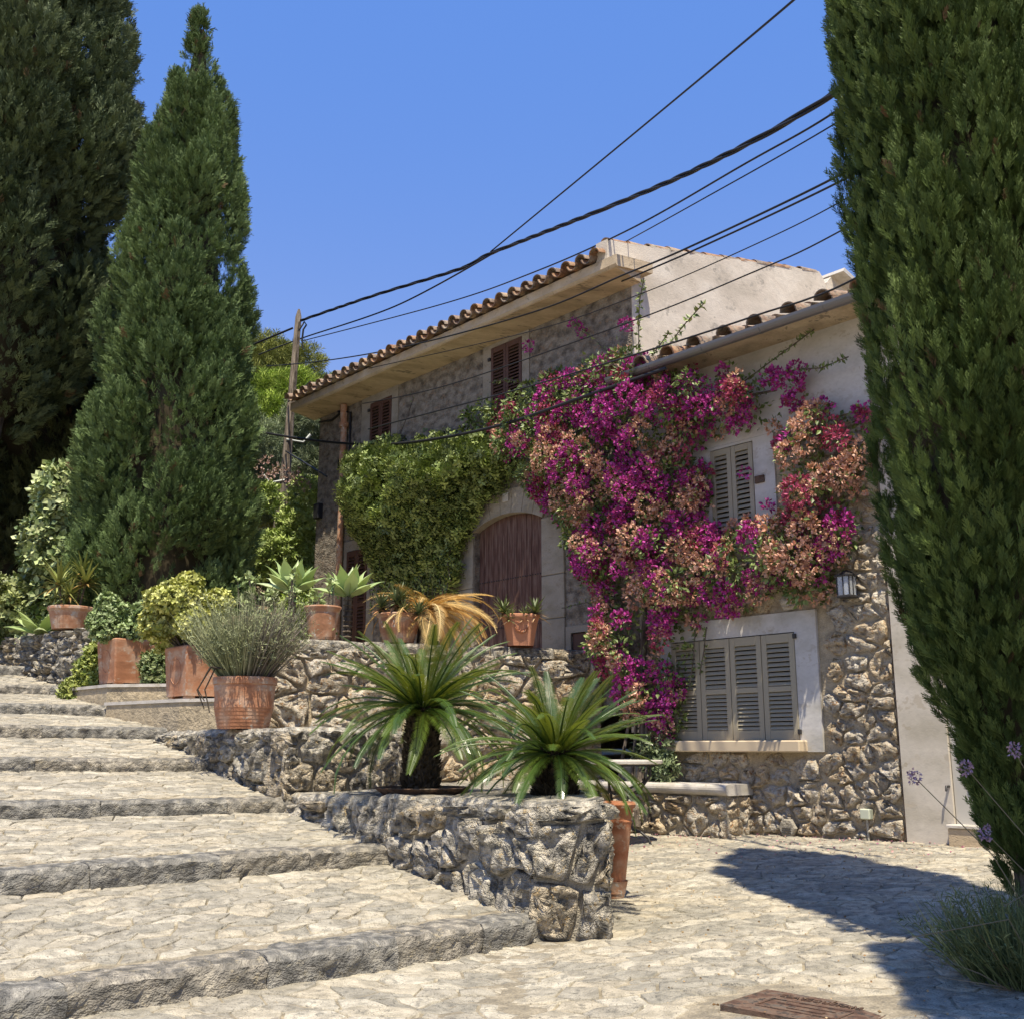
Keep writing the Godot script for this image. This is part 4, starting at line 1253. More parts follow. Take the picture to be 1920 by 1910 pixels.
func pots() -> void:
	# tall narrow pot on its saucer, in front of the table
	var ty := gy(0.70, 7.75) + 0.012
	var tp := pot("tall_pot", "tall tapering orange clay pot on a small saucer at the planter corner", at(0.70, ty + 0.03, 7.75), [Vector2(0, 0), Vector2(0.075, 0), Vector2(0.135, 0.46), Vector2(0.14, 0.475), Vector2(0.135, 0.49), Vector2(0.15, 0.56), Vector2(0.165, 0.57), Vector2(0.172, 0.59), Vector2(0.165, 0.605), Vector2(0.15, 0.605), Vector2(0.14, 0.58), Vector2(0.12, 0.5)], M.clay_red, 0.13, 0.53)
	var mb := MB.new(); mb.lathe([Vector2(0, -0.03), Vector2(0.075, -0.03), Vector2(0.1, 0.075), Vector2(0.103, 0.08), Vector2(0.096, 0.08), Vector2(0.085, 0.0), Vector2(0, -0.01)], 28); mi(mb.done(), "saucer", M.clay_pale, tp)
	# big ribbed pot of lavender
	var prof: Array = [Vector2(0, 0), Vector2(0.225, 0)]
	for q in 6:
		prof.append(Vector2(0.227 + q * 0.0065, 0.015 + q * 0.032)); prof.append(Vector2(0.231 + q * 0.0065, 0.024 + q * 0.032))
	prof.append_array([Vector2(0.262, 0.27), Vector2(0.272, 0.36), Vector2(0.272, 0.385), Vector2(0.283, 0.392), Vector2(0.288, 0.43), Vector2(0.283, 0.455), Vector2(0.262, 0.457), Vector2(0.25, 0.4), Vector2(0.24, 0.3)])
	pot("ribbed_pot", "round ribbed clay pot of lavender on the upper stone planter", at(-2.42, 0.995, 9.78), prof, M.clay, 0.25, 0.40)
	square_pot("left square clay planter with chipped edge and round green bush", Transform3D(FT.basis, V(-4.76, 1.566, 13.32)), 0.60, 0.50, 0.56)
	square_pot("right square clay planter with a yellow green bush", Transform3D(FT.basis, V(-3.47, 1.345, 11.92)), 0.58, 0.50, 0.57)
	pot("clay_bowl_pot", "shallow weathered clay bowl on the garden wall at the left", at(-6.12, 2.42, 14.75), [Vector2(0, 0), Vector2(0.23, 0), Vector2(0.285, 0.24), Vector2(0.295, 0.25), Vector2(0.31, 0.27), Vector2(0.31, 0.30), Vector2(0.30, 0.31), Vector2(0.275, 0.31), Vector2(0.26, 0.25)], M.clay_pale, 0.265, 0.27)
	# on the terrace wall
	pot("clay_pot", "clay pot with a flared rim beside the tree agaves on the terrace", at(-2.10, 1.985, 11.78), [Vector2(0, 0), Vector2(0.135, 0), Vector2(0.145, 0.03), Vector2(0.178, 0.27), Vector2(0.178, 0.30), Vector2(0.19, 0.32), Vector2(0.21, 0.355), Vector2(0.205, 0.37), Vector2(0.185, 0.37), Vector2(0.17, 0.3)], M.clay_pale, 0.175, 0.33)
	pot("wide_clay_bowl", "wide pale clay bowl of aloes among dry fronds on the terrace wall", at(-1.29, 1.985, 12.15), [Vector2(0, 0), Vector2(0.17, 0), Vector2(0.22, 0.16), Vector2(0.235, 0.28), Vector2(0.255, 0.30), Vector2(0.262, 0.32), Vector2(0.25, 0.33), Vector2(0.225, 0.32), Vector2(0.2, 0.26)], M.clay_pale, 0.22, 0.295)
	# square-shouldered pot with a moulded rope handle
	var hp := thing("handled_pot", "orange clay pot with a moulded swag handle below the arched door", "plant pot", at(0.10, 1.98, 12.48, 0.05), "terracotta pots")
	mb = MB.new()
	mb.flat()
	var oct := func(w: float, y: float) -> Array:
		var o: Array = []
		for q in [[-0.62, 1], [0.62, 1], [1, 0.62], [1, -0.62], [0.62, -1], [-0.62, -1], [-1, -0.62], [-1, 0.62]]: o.append(Vector3(q[0] * w, y, q[1] * w))
		return o
	var rows := [oct.call(0.145, 0.0), oct.call(0.195, 0.285), oct.call(0.215, 0.33), oct.call(0.218, 0.355), oct.call(0.205, 0.365), oct.call(0.185, 0.36), oct.call(0.18, 0.28)]
	for k in rows.size() - 1:
		for q in 8: mb.quad(rows[k][q], rows[k][(q + 1) % 8], rows[k + 1][(q + 1) % 8], rows[k + 1][q])
	mi(mb.done(), "pot_body", mat(lin(.52, .235, .13), null, 0.8, Vector3.ONE, M.clay.heightmap_texture, 0.4), hp)
	mb = MB.new()
	mb.tube([Vector3(-0.075, 0.235, 0.178), Vector3(-0.068, 0.2, 0.19), Vector3(-0.045, 0.165, 0.185), Vector3(0, 0.15, 0.185), Vector3(0.045, 0.165, 0.185), Vector3(0.068, 0.2, 0.19), Vector3(0.075, 0.235, 0.178)], [0.014, 0.011, 0.015, 0.016, 0.015, 0.011, 0.014], 8)
	mi(mb.done(), "handle", M.clay_red, hp)
	mb = MB.new(); mb.box(Vector3(0, 0.31, 0), Vector3(0.33, 0.04, 0.33), Basis(), 0.05); mi(mb.done(), "soil", M.soil, hp)
	# shallow dark bowl round the foot of the left cycad
	pot("cycad_bowl", "shallow dark rusty bowl rim round the left cycad trunk", at(-0.66, 0.49, 8.12), [Vector2(0, 0), Vector2(0.28, 0), Vector2(0.35, 0.05), Vector2(0.36, 0.055), Vector2(0.345, 0.06), Vector2(0.29, 0.03)], M.rust, 0.3, 0.03, "")
	# grey planter box standing on the bench behind the table
	var gb := thing("grey_planter_box", "plain grey planter box on the bench behind the table", "plant pot", FT * Transform3D(Basis(), Vector3(-3.05, 0.47, 0.17)))
	mb = MB.new()
	for s in [[-0.135, 0, 0.03, 0.26], [0.135, 0, 0.03, 0.26], [0, -0.115, 0.24, 0.03], [0, 0.115, 0.24, 0.03]]: mb.box(Vector3(s[0], 0.12, s[1]), Vector3(s[2], 0.24, s[3]), Basis(), 0.006)
	mi(mb.done(), "box_sides", M.mortar, gb)
	mb = MB.new(); mb.box(Vector3(0, 0.19, 0), Vector3(0.24, 0.04, 0.2)); mi(mb.done(), "soil", M.soil, gb)

# ------------------------------------------------------------------ leaves
func leaf_mesh(w := 0.5, fold := 0.12) -> ArrayMesh:
	var mb := MB.new(); mb.flat()
	var a := Vector3(0, 0, 0)
	var t := Vector3(0, 1, -0.08)
	var c := Vector3(0, 0.45, 0.0)
	var l := Vector3(-w * 0.5, 0.42, fold)
	var r := Vector3(w * 0.5, 0.42, fold)
	mb.tri(a, c, l); mb.tri(l, c, t); mb.tri(a, r, c); mb.tri(r, t, c)
	return mb.done()
func cluster_mesh(seed: int, n: int, w: float, spread: float, droop := 0.0) -> ArrayMesh:
	# a twig with n leaves, about one unit long
	var mb := MB.new()
	var r := rgen(seed)
	for k in n:
		var y := float(k) / n
		var a := k * 2.4 + r.randf() * 0.6
		var d := Vector3(cos(a), 0.55 - droop + r.randf() * 0.4, sin(a)).normalized()
		var side := d.cross(Vector3.UP).normalized()
		var nr := side.cross(d).normalized()
		var o := Vector3(0, y * spread, 0)
		var ln := r.randf_range(0.35, 0.55)
		mb.flat()
		var m := o + d * ln * 0.5 + nr * 0.03
		var t := o + d * ln
		mb.tri(o, m + side * w * 0.5, t); mb.tri(o, t, m - side * w * 0.5)
	return mb.done()
func spray_mesh(seed: int, n := 16, w := 0.03, splay := 0.6) -> ArrayMesh:
	# feathery cypress spray, one unit long
	var mb := MB.new()
	var r := rgen(seed)
	mb.flat()
	var blade := func(o: Vector3, d: Vector3, ln: float, wd: float) -> void:
		var s := d.cross(Vector3(0.3, 0.2, 1)).normalized() * wd
		mb.tri(o - s * 0.6, o + d * ln * 0.55 + s, o + d * ln)
		mb.tri(o - s * 0.6, o + d * ln, o + d * ln * 0.5 - s)
	blade.call(Vector3.ZERO, Vector3(0.05, 1, 0).normalized(), 1.0, w)
	for k in n:
		var y := 0.04 + 0.8 * k / n
		var a := (0.0 if k % 2 else PI) + r.randf_range(-1.2, 1.2)
		var d := Vector3(cos(a) * splay, 0.85, sin(a) * splay).normalized()
		var ln := (0.46 - 0.28 * y) * r.randf_range(0.7, 1.25)
		var o := Vector3(0.05 * y, y, 0)
		blade.call(o, d, ln, w)
		for q in 2:
			var d2 := (d + Vector3(r.randf_range(-0.7, 0.7), 0.35, r.randf_range(-0.7, 0.7))).normalized()
			blade.call(o + d * ln * (0.3 + 0.3 * q), d2, ln * 0.5, w * 0.8)
	return mb.done()
func bract_mesh() -> ArrayMesh:
	var mb := MB.new(); mb.flat()
	for k in 3:
		var a := TAU * k / 3
		var d := Vector3(cos(a), 0, sin(a))
		var s := Vector3(-sin(a), 0, cos(a))
		var b := d * 0.06
		var m := d * 0.42 + Vector3.UP * 0.38
		var t := d * 0.62 + Vector3.UP * 0.82
		mb.tri(b, m + s * 0.36, t); mb.tri(b, t, m - s * 0.36)
	return mb.done()
func blade_mesh(w := 0.03, bend := 0.15) -> ArrayMesh:
	var mb := MB.new(); mb.flat()
	var a := Vector3(-w, 0, 0)
	var b := Vector3(w, 0, 0)
	var c := Vector3(w * 0.8, 0.55, bend * 0.35)
	var d := Vector3(-w * 0.8, 0.55, bend * 0.35)
	mb.quad(a, b, c, d); mb.tri(d, c, Vector3(0, 1, bend))
	return mb.done()
func tint(r: RandomNumberGenerator, a: Color, b: Color, lo := 0.75, hi := 1.25) -> Color:
	var c := a.lerp(b, r.randf()) * r.randf_range(lo, hi)
	return c
# leaves spread over lumps: each lump is [x, y, z, radius]
func lumps(inst: Inst, list: Array, density: float, size: float, r: RandomNumberGenerator, ca: Color, cb: Color, up := 0.5, out := 0.8, shell := 0.55) -> void:
	for q in list:
		var c := Vector3(q[0], q[1], q[2])
		var rad: float = q[3]
		var n := int(density * rad * rad * 12.0)
		var k := r.randf_range(0.85, 1.12)
		for j in n:
			var d := rdir(r)
			var p := c + d * rad * lerpf(shell, 1.0, sqrt(r.randf()))
			var dir := d * out + Vector3.UP * up + rdir(r) * 0.55
			inst.add(aim(dir, r.randf() * TAU, size * r.randf_range(0.7, 1.3)), p, tint(r, ca, cb) * k)

# ------------------------------------------------------------------ trees
# opt: lo (foot of the crown), trunks, core, fat (plume width), flute (plume length), low (share of plumes low down)
func cypress(label: String, where: Transform3D, H: float, prof: Callable, plumes: int, per: int, ss: float, ca: Color, cb: Color, seed: int, sprays: Array, opt: Dictionary) -> void:
	var o := thing("cypress_tree", label, "tree", where, "cypress trees")
	var r := rgen(seed)
	var trunks: int = opt.trunks
	for k in trunks:
		var mb := MB.new()
		var a := TAU * k / trunks + 0.5
		var off := Vector3(cos(a), 0, sin(a)) * (0.0 if trunks == 1 else 0.45)
		var tw: float = opt.wood
		mb.tube([off + Vector3.DOWN * 0.3, off * 0.8 + Vector3.UP * H * 0.12, off * 1.3 + Vector3.UP * H * 0.28, off * 0.5 + Vector3.UP * H * 0.6, Vector3.UP * H * 0.93], [tw, tw * 0.8, tw * 0.6, tw * 0.3, 0.008], 9)
		mi(mb.done(), "trunk", M.bark, o)
	# closed twig-brown core added inside the crown so light does not pass
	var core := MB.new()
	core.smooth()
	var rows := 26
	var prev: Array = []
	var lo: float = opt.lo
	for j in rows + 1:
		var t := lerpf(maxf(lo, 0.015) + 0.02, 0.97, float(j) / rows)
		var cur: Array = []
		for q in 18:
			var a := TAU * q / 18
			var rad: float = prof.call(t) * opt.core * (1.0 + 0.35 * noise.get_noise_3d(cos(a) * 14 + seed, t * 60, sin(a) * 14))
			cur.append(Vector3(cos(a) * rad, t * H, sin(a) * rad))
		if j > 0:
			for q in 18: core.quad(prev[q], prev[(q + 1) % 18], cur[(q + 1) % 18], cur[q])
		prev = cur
	mi(core.done(), "light_blocking_core", M.core, o, "stuff")
	var ins := [Inst.new(), Inst.new()]
	var rmax := 0.0
	for j in 40: rmax = maxf(rmax, prof.call(j / 40.0))
	var k := 0
	while k < plumes:
		var t := lerpf(lo, 1.0, r.randf())
		var R: float = prof.call(t)
		if r.randf() > R / rmax + opt.low: continue
		k += 1
		var phi := r.randf() * TAU
		var rp := clampf((0.26 * R + 0.10) * r.randf_range(0.65, 1.35) * opt.fat, 0.04, R)
		var lp: float = rp * r.randf_range(2.6, 4.0) * opt.flute
		var ax := Vector3(cos(phi) * 0.2 / opt.flute + r.randf_range(-0.1, 0.1), 1, sin(phi) * 0.2 / opt.flute + r.randf_range(-0.1, 0.1)).normalized()
		var base := Vector3(cos(phi), 0, sin(phi)) * maxf(0.0, R - rp * 0.9) * r.randf_range(0.72, 1.04) + Vector3.UP * (t * H - lp * 0.35)
		var tone := ca.lerp(cb, r.randf_range(0.1, 0.9))
		var m := int(per * (0.45 + 0.55 * pow(rp / ((0.26 * rmax + 0.1) * opt.fat), 1.5)))
		for j in m:
			var s := r.randf()
			var rr := rp * minf(1.0, pow(s + 0.03, 0.35) * pow(1.02 - s, 0.6) * 1.7)
			var th := phi + r.randfn(0, 1.15)
			var od := Vector3(cos(th), 0, sin(th))
			var p := base + ax * lp * s + od * rr * r.randf_range(0.82, 1.05)
			if p.y > H or p.y < lo * H * 0.6: continue
			var dir: Vector3 = ax * (0.6 + 0.6 * s) * opt.flute + od * (0.8 - 0.5 * s) + rdir(r) * 0.38
			var c := tone.lerp(ca if r.randf() < 0.5 else cb, r.randf() * 0.7) * r.randf_range(0.85, 1.18)
			if r.randf() < 0.01: c = Color(.16, .10, .05)
			ins[j % 2].add(aim(dir, r.randf() * TAU, ss * r.randf_range(0.6, 1.3)), p, c)
	for j in int(per * 3.0):
		var s := sqrt(r.randf())
		var t := 1.0 - 0.3 * s
		var R: float = prof.call(t) * r.randf_range(0.7, 1.1) + 0.02
		var a := r.randf() * TAU
		ins[j % 2].add(aim(Vector3(cos(a) * 0.5, 1, sin(a) * 0.5) + rdir(r) * 0.4, r.randf() * TAU, ss * r.randf_range(0.6, 1.2)), Vector3(cos(a) * R, H * t - ss * 0.3, sin(a) * R), ca.lerp(cb, r.randf()))
	for q in 2: many(ins[q], "foliage", sprays[q], M.needle, o)

func curve(pts: Array) -> Callable:
	return func(t: float) -> float:
		for k in pts.size() - 1:
			if t <= pts[k + 1][0]:
				var f: float = clampf((t - pts[k][0]) / (pts[k + 1][0] - pts[k][0]), 0, 1)
				f = f * f * (3 - 2 * f) * 0.5 + f * 0.5
				return lerpf(pts[k][1], pts[k + 1][1], f)
		return pts[pts.size() - 1][1]

func trees() -> void:
	var sp := [spray_mesh(5, 15, 0.028, 0.55), spray_mesh(6, 14, 0.028, 0.6)]
	var near := [spray_mesh(7, 26, 0.018, 0.45), spray_mesh(8, 24, 0.018, 0.5)]
	# the near one at the right edge: narrow foot, full sides
	var one := {"lo": 0.03, "trunks": 1, "wood": 0.11, "core": 0.66, "fat": 0.62, "flute": 1.9, "low": 0.3}
	cypress("huge dark clipped cypress filling the right edge", at(2.62, gy(2.62, 5.6), 5.6), 10.5, curve([[0.0, 0.05], [0.03, 0.12], [0.06, 0.22], [0.105, 0.34], [0.15, 0.46], [0.185, 0.55], [0.235, 0.60], [0.35, 0.62], [0.5, 0.63], [0.68, 0.58], [0.85, 0.38], [1.0, 0.03]]), 430, 170, 0.115, Color(.05, .085, .02), Color(.15, .21, .06), 1, near, one)
	cypress("second clipped cypress beyond the right edge, shading the corner", at(2.62, gy(2.62, 2.4), 2.4), 8.6, curve([[0.0, 0.1], [0.1, 0.35], [0.3, 0.7], [0.5, 0.72], [0.8, 0.45], [1.0, 0.03]]), 150, 120, 0.16, Color(.05, .085, .02), Color(.15, .21, .06), 6, near, one)
	# the free standing one left of the house
	var free := {"lo": 0.02, "trunks": 1, "wood": 0.16, "core": 0.56, "fat": 1.0, "flute": 1.0, "low": 0.12}
	cypress("pointed bushy cypress standing free left of the house", at(-5.30, 2.1, 16.0), 11.0, curve([[0.0, 1.1], [0.08, 1.22], [0.25, 1.28], [0.4, 1.1], [0.49, 0.98], [0.66, 0.8], [0.76, 0.58], [0.84, 0.4], [0.93, 0.17], [1.0, 0.02]]), 165, 290, 0.19, Color(.065, .105, .035), Color(.2, .28, .105), 2, sp, free)
	# the great old one behind it at the left edge
	var old := {"lo": 0.2, "trunks": 7, "wood": 0.16, "core": 0.6, "fat": 1.0, "flute": 0.9, "low": 0.06}
	cypress("tallest dark old cypress with bare twisted stems at left edge", at(-9.85, 2.9, 18.4), 16.0, curve([[0.0, 0.1], [0.2, 0.3], [0.26, 1.4], [0.35, 2.2], [0.5, 2.45], [0.62, 2.3], [0.8, 1.7], [0.92, 0.9], [1.0, 0.05]]), 170, 330, 0.27, Color(.055, .08, .034), Color(.165, .205, .095), 3, sp, old)
	# dark evergreen filling the gap behind the stems
	var bush_ := {"lo": 0.0, "trunks": 1, "wood": 0.16, "core": 0.8, "fat": 1.0, "flute": 0.9, "low": 0.06}
	cypress("dark evergreen behind the bare cypress stems", at(-10.6, 3.2, 22.5), 9.0, curve([[0.0, 2.2], [0.3, 2.8], [0.6, 2.3], [0.85, 1.2], [1.0, 0.1]]), 110, 200, 0.34, Color(.05, .065, .025), Color(.13, .15, .06), 4, sp, bush_)
	cypress("narrow cypress half hidden behind the free standing one", at(-7.0, 3.2, 20.5), 8.6, curve([[0.0, 0.6], [0.3, 0.9], [0.6, 0.8], [0.85, 0.45], [1.0, 0.03]]), 80, 180, 0.28, Color(.05, .07, .025), Color(.14, .17, .06), 5, sp, bush_)
	# pines and an olive up the hill
	var r := rgen(21)
	var nd := cluster_mesh(31, 12, 0.05, 0.5)
	var pine_col := [[Color(.17, .19, .05), Color(.40, .42, .13)], [Color(.14, .18, .05), Color(.34, .40, .12)], [Color(.2, .28, .05), Color(.46, .56, .13)]]
	var spots := [[-7.6, 5.0, 33.0, 8.8, 2.3, "tall pale green pine rising behind the pole"], [-5.2, 5.0, 31.0, 6.7, 1.5, "rounded pale green pine between pole and roof"], [-6.3, 4.5, 27.5, 6.0, 1.7, "bright yellow green tree low behind the pole"], [-9.5, 5.5, 36.0, 8.0, 2.4, "further pine showing behind the cypresses"]]
	for k in spots.size():
		var q: Array = spots[k]
		var o := thing("pine_tree", q[5], "tree", at(q[0], q[1], q[2]), "trees on the hill")
		var mb := MB.new()
		mb.tube([Vector3(0, -1, 0), Vector3(0.2, q[3] * 0.4, 0), Vector3(0, q[3] * 0.8, 0.1)], [0.2, 0.15, 0.06], 8)
		for j in 5: mb.tube([Vector3(0.1, q[3] * (0.35 + 0.08 * j), 0), Vector3(cos(j * 2.1) * q[4] * 0.7, q[3] * (0.5 + 0.08 * j), sin(j * 2.1) * q[4] * 0.7)], [0.07, 0.02], 6)
		mi(mb.done(), "trunk", M.bark, o)
		var list: Array = []
		for j in 34:
			var h := r.randf()
			var a := r.randf() * TAU
			var rad: float = q[4] * (0.95 - 0.55 * h) * sqrt(r.randf())
			list.append([cos(a) * rad, q[3] * (0.35 + 0.6 * h), sin(a) * rad, q[4] * r.randf_range(0.2, 0.34)])
		var ins := Inst.new()
		var pc: Array = pine_col[k % 3]
		lumps(ins, list, 95.0 / (q[4] * q[4]) * 4.0, 0.42, r, pc[0], pc[1], 0.6, 0.9, 0.3)
		many(ins, "crown", nd, M.needle, o)
	var ol := thing("olive_tree", "feathery grey green tree behind the house corner", "tree", at(-4.9, 4.0, 23.5), "trees on the hill")
	var tb := MB.new(); tb.tube([Vector3(0, -1, 0), Vector3(0.1, 1.4, 0), Vector3(-0.2, 3.2, 0)], [0.2, 0.15, 0.05], 8); mi(tb.done(), "trunk", M.bark, ol)
	var oi := Inst.new()
	var olist: Array = []
	for j in 40: olist.append([r.randf_range(-1.5, 1.3), r.randf_range(0.6, 4.2), r.randf_range(-0.8, 0.8), r.randf_range(0.3, 0.55)])
	lumps(oi, olist, 120, 0.3, r, Color(.17, .21, .11), Color(.40, .46, .28), 0.5, 0.6, 0.2)
	many(oi, "crown", nd, M.needle, ol)
	# leafy shrub with pink tips between cypress and house
	var broad := cluster_mesh(41, 6, 0.16, 0.4)
	var s := thing("flowering_shrub", "sunny green shrub with pink flowering top beside the house corner", "shrub", at(-4.0, 2.5, 18.5))
	tb = MB.new(); tb.tube([Vector3(0, -0.5, 0), Vector3(0.05, 1.2, 0), Vector3(0.1, 2.4, 0)], [0.06, 0.05, 0.02], 6); mi(tb.done(), "stem", M.bark, s)
	var si := Inst.new()
	var sl: Array = []
	for j in 46: sl.append([r.randf_range(-1.1, 0.75), r.randf_range(-0.5, 2.9), r.randf_range(-0.4, 0.4), r.randf_range(0.22, 0.36)])
	lumps(si, sl, 230, 0.2, r, Color(.2, .28, .05), Color(.5, .6, .2), 0.5, 0.8, 0.4)
	many(si, "foliage", broad, M.leaf, s)
	var fi := Inst.new()
	lumps(fi, [[-0.35, 3.15, 0.2, 0.22], [0.1, 3.0, 0.25, 0.2], [-0.7, 2.9, 0.25, 0.18], [0.3, 2.85, 0.2, 0.14]], 110, 0.045, r, Color(.48, .3, .28), Color(.55, .42, .36))
	many(fi, "blossom", bract_mesh(), M.bract, s)

# ------------------------------------------------------------------ climbers on the house fronts
const BOUG := [Vector2(-6.36, 5.49), Vector2(-5.65, 5.55), Vector2(-5.03, 5.48), Vector2(-4.61, 5.63), Vector2(-4.01, 5.54), Vector2(-3.36, 5.53), Vector2(-2.83, 5.55), Vector2(-2.51, 5.19), Vector2(-1.97, 4.98), Vector2(-1.25, 4.78), Vector2(-0.93, 4.63), Vector2(-0.73, 4.64), Vector2(-0.69, 4.37), Vector2(-0.96, 4.12), Vector2(-1.29, 4.14), Vector2(-1.78, 4.25), Vector2(-2.01, 4.12), Vector2(-1.96, 3.68), Vector2(-2.02, 3.21), Vector2(-1.76, 3.15), Vector2(-1.35, 3.19), Vector2(-1.02, 3.09), Vector2(-0.93, 3.49), Vector2(-1.04, 3.91), Vector2(-0.82, 4.20), Vector2(-0.44, 4.30), Vector2(-0.04, 4.12), Vector2(0.03, 3.83), Vector2(0.03, 3.57), Vector2(-0.10, 3.33), Vector2(-0.19, 2.82), Vector2(-0.42, 2.54), Vector2(-0.40, 2.33), Vector2(-0.77, 2.22), Vector2(-1.13, 2.36), Vector2(-1.54, 2.21), Vector2(-1.95, 2.22), Vector2(-2.29, 2.08), Vector2(-2.42, 1.63), Vector2(-2.51, 1.17), Vector2(-2.41, 0.89), Vector2(-2.68, 0.84), Vector2(-3.06, 0.95), Vector2(-3.38, 1.43), Vector2(-3.71, 1.69), Vector2(-3.75, 2.07), Vector2(-3.61, 2.50), Vector2(-4.05, 3.00), Vector2(-4.23, 3.56), Vector2(-4.62, 3.90), Vector2(-5.25, 4.45), Vector2(-5.41, 4.70), Vector2(-5.93, 5.20)]
const CREEP := [Vector2(-9.23, 5.50), Vector2(-8.31, 5.48), Vector2(-6.92, 5.26), Vector2(-5.70, 5.03), Vector2(-5.25, 4.82), Vector2(-5.36, 4.47), Vector2(-5.69, 4.24), Vector2(-6.03, 4.07), Vector2(-6.26, 3.73), Vector2(-6.43, 3.23), Vector2(-6.49, 3.04), Vector2(-8.20, 3.24), Vector2(-8.36, 3.62), Vector2(-8.68, 4.00), Vector2(-9.07, 4.28), Vector2(-9.19, 4.87)]
func inside(r: RandomNumberGenerator, poly: PackedVector2Array, box: Rect2) -> Vector2:
	for k in 400:
		var p := box.position + Vector2(r.randf() * box.size.x, r.randf() * box.size.y)
		if Geometry2D.is_point_in_polygon(p, poly): return p
	return poly[0]
func shoot(parent: Node, pts: Array, leaf: Mesh, m: Material, n: int, size: float, ca: Color, cb: Color, seed: int) -> void:
	var r := rgen(seed)
	var mb := MB.new()
	var rads: Array = []
	for k in pts.size(): rads.append(0.007)
	mb.tube(pts, rads, 5)
	var st := mi(mb.done(), "shoot", M.bark, parent)
	var ins := Inst.new()
	for k in n:
		var t := float(k) / n * (pts.size() - 1)
		var j := mini(int(t), pts.size() - 2)
		var p: Vector3 = (pts[j] as Vector3).lerp(pts[j + 1], t - j)
		ins.add(aim(rdir(r) + Vector3.DOWN * 0.2, r.randf() * TAU, size * r.randf_range(0.7, 1.2)), p, tint(r, ca, cb))
	many(ins, "shoot_leaves", leaf, m, st)
func climbers() -> void:
	var r := rgen(51)
	var b := thing("bougainvillea", "large magenta and faded peach bougainvillea covering the cottage front", "climber", FT * Transform3D(Basis(), Vector3(-2.9, 0, 0)))
	var sh := Vector3(2.9, 0, 0)
	var poly := PackedVector2Array(BOUG)
	var bl := Inst.new()
	var br := Inst.new()
	# fat wood up the wall
	var mb := MB.new()
	mb.tube([Vector3(-2.85, 0.0, 0.45) + sh, Vector3(-2.9, 0.8, 0.25) + sh, Vector3(-3.0, 1.7, 0.14) + sh, Vector3(-2.8, 3.0, 0.12) + sh, Vector3(-3.2, 4.4, 0.12) + sh, Vector3(-4.4, 5.3, 0.12) + sh], [0.05, 0.045, 0.045, 0.04, 0.035, 0.02], 8)
	mb.tube([Vector3(-2.85, 2.4, 0.12) + sh, Vector3(-2.2, 2.7, 0.12) + sh, Vector3(-1.2, 2.7, 0.12) + sh, Vector3(-0.5, 3.2, 0.12) + sh, Vector3(-0.3, 3.9, 0.12) + sh], [0.035, 0.03, 0.025, 0.02, 0.012], 7)
	mb.tube([Vector3(-3.0, 3.9, 0.12) + sh, Vector3(-2.2, 4.6, 0.15) + sh, Vector3(-1.0, 4.5, 0.15) + sh], [0.03, 0.025, 0.012], 7)
	for q in [[-0.1, 0.1], [0.12, 0.16], [-0.25, 0.2]]: mb.tube([Vector3(-2.85 + q[0] * 1.5, 0.0, 0.42) + sh, Vector3(-2.9 + q[0], 0.6, 0.3 + q[1] * 0.3) + sh, Vector3(-2.95 + q[0] * 0.6, 1.3, 0.2) + sh], [0.022, 0.02, 0.018], 6)
	mi(mb.done(), "stems", M.bark, b)
	var box := Rect2(-6.4, 0.8, 6.5, 5.0)
	var peach_a := Color(.56, .28, .20)
	var peach_b := Color(.74, .50, .38)
	var mag_a := Color(.31, .03, .17)
	var mag_b := Color(.60, .10, .43)
	var rose_a := Color(.30, .045, .09)
	var rose_b := Color(.55, .14, .24)
	for k in 520:
		var p := inside(r, poly, box)
		if p.x < -4.6 and r.randf() < 0.3: continue
		# farther from the edge the growth is thicker
		var edge := 9.0
		for e in poly.size():
			var cp := Geometry2D.get_closest_point_to_segment(p, poly[e], poly[(e + 1) % poly.size()])
			edge = minf(edge, cp.distance_to(p))
		var rad := minf(r.randf_range(0.09, 0.19), edge + 0.07)
		var zc := 0.06 + minf(edge, 0.45) * r.randf_range(0.35, 1.35) + (0.25 if p.x > -3.2 and p.y > 4.4 else 0.0) * r.randf()
		var c := Vector3(p.x, p.y, zc) + sh
		var pe := clampf(0.32 + 0.45 * smoothstep(-1.3, -0.8, p.x) * smoothstep(4.35, 4.1, p.y) - 0.22 * smoothstep(4.3, 5.0, p.y) + 0.08 * smoothstep(3.0, 1.5, p.y), 0.06, 0.8)
		if p.x > -0.42 and p.y > 3.65: pe = 0.1
		var gr := 0.17 + 0.55 * smoothstep(-3.2, -5.5, p.x) + (0.2 if p.y > 5.0 else 0.0)
		var pick := r.randf()
		var ca := mag_a
		var cb := mag_b
		if noise.get_noise_2d(p.x * 40.0, p.y * 40.0) + r.randf_range(-0.35, 0.35) > 0.42 - pe * 0.9:
			ca = peach_a; cb = peach_b
		elif pick < 0.14 + 0.3 * smoothstep(-3.0, -5.5, p.x):
			ca = rose_a; cb = rose_b
		var green := r.randf() < gr
		var n := int(rad * rad * 2600.0)
		for j in n:
			var d := rdir(r)
			d.z = absf(d.z) * 0.9 + d.z * 0.1
			var q := c + d * rad * sqrt(r.randf_range(0.35, 1.0))
			if q.z < 0.03: continue
			if green or r.randf() < 0.16:
				bl.add(aim(d + Vector3.DOWN * 0.3 + rdir(r) * 0.6, r.randf() * TAU, 0.062 * r.randf_range(0.7, 1.3)), q, tint(r, Color(.075, .12, .025), Color(.26, .33, .10)))
			else:
				br.add(aim(d + Vector3(0, 0.1, 0.2) + rdir(r) * 0.7, r.randf() * TAU, 0.045 * r.randf_range(0.7, 1.25)), q, tint(r, ca, cb, 0.8, 1.15))
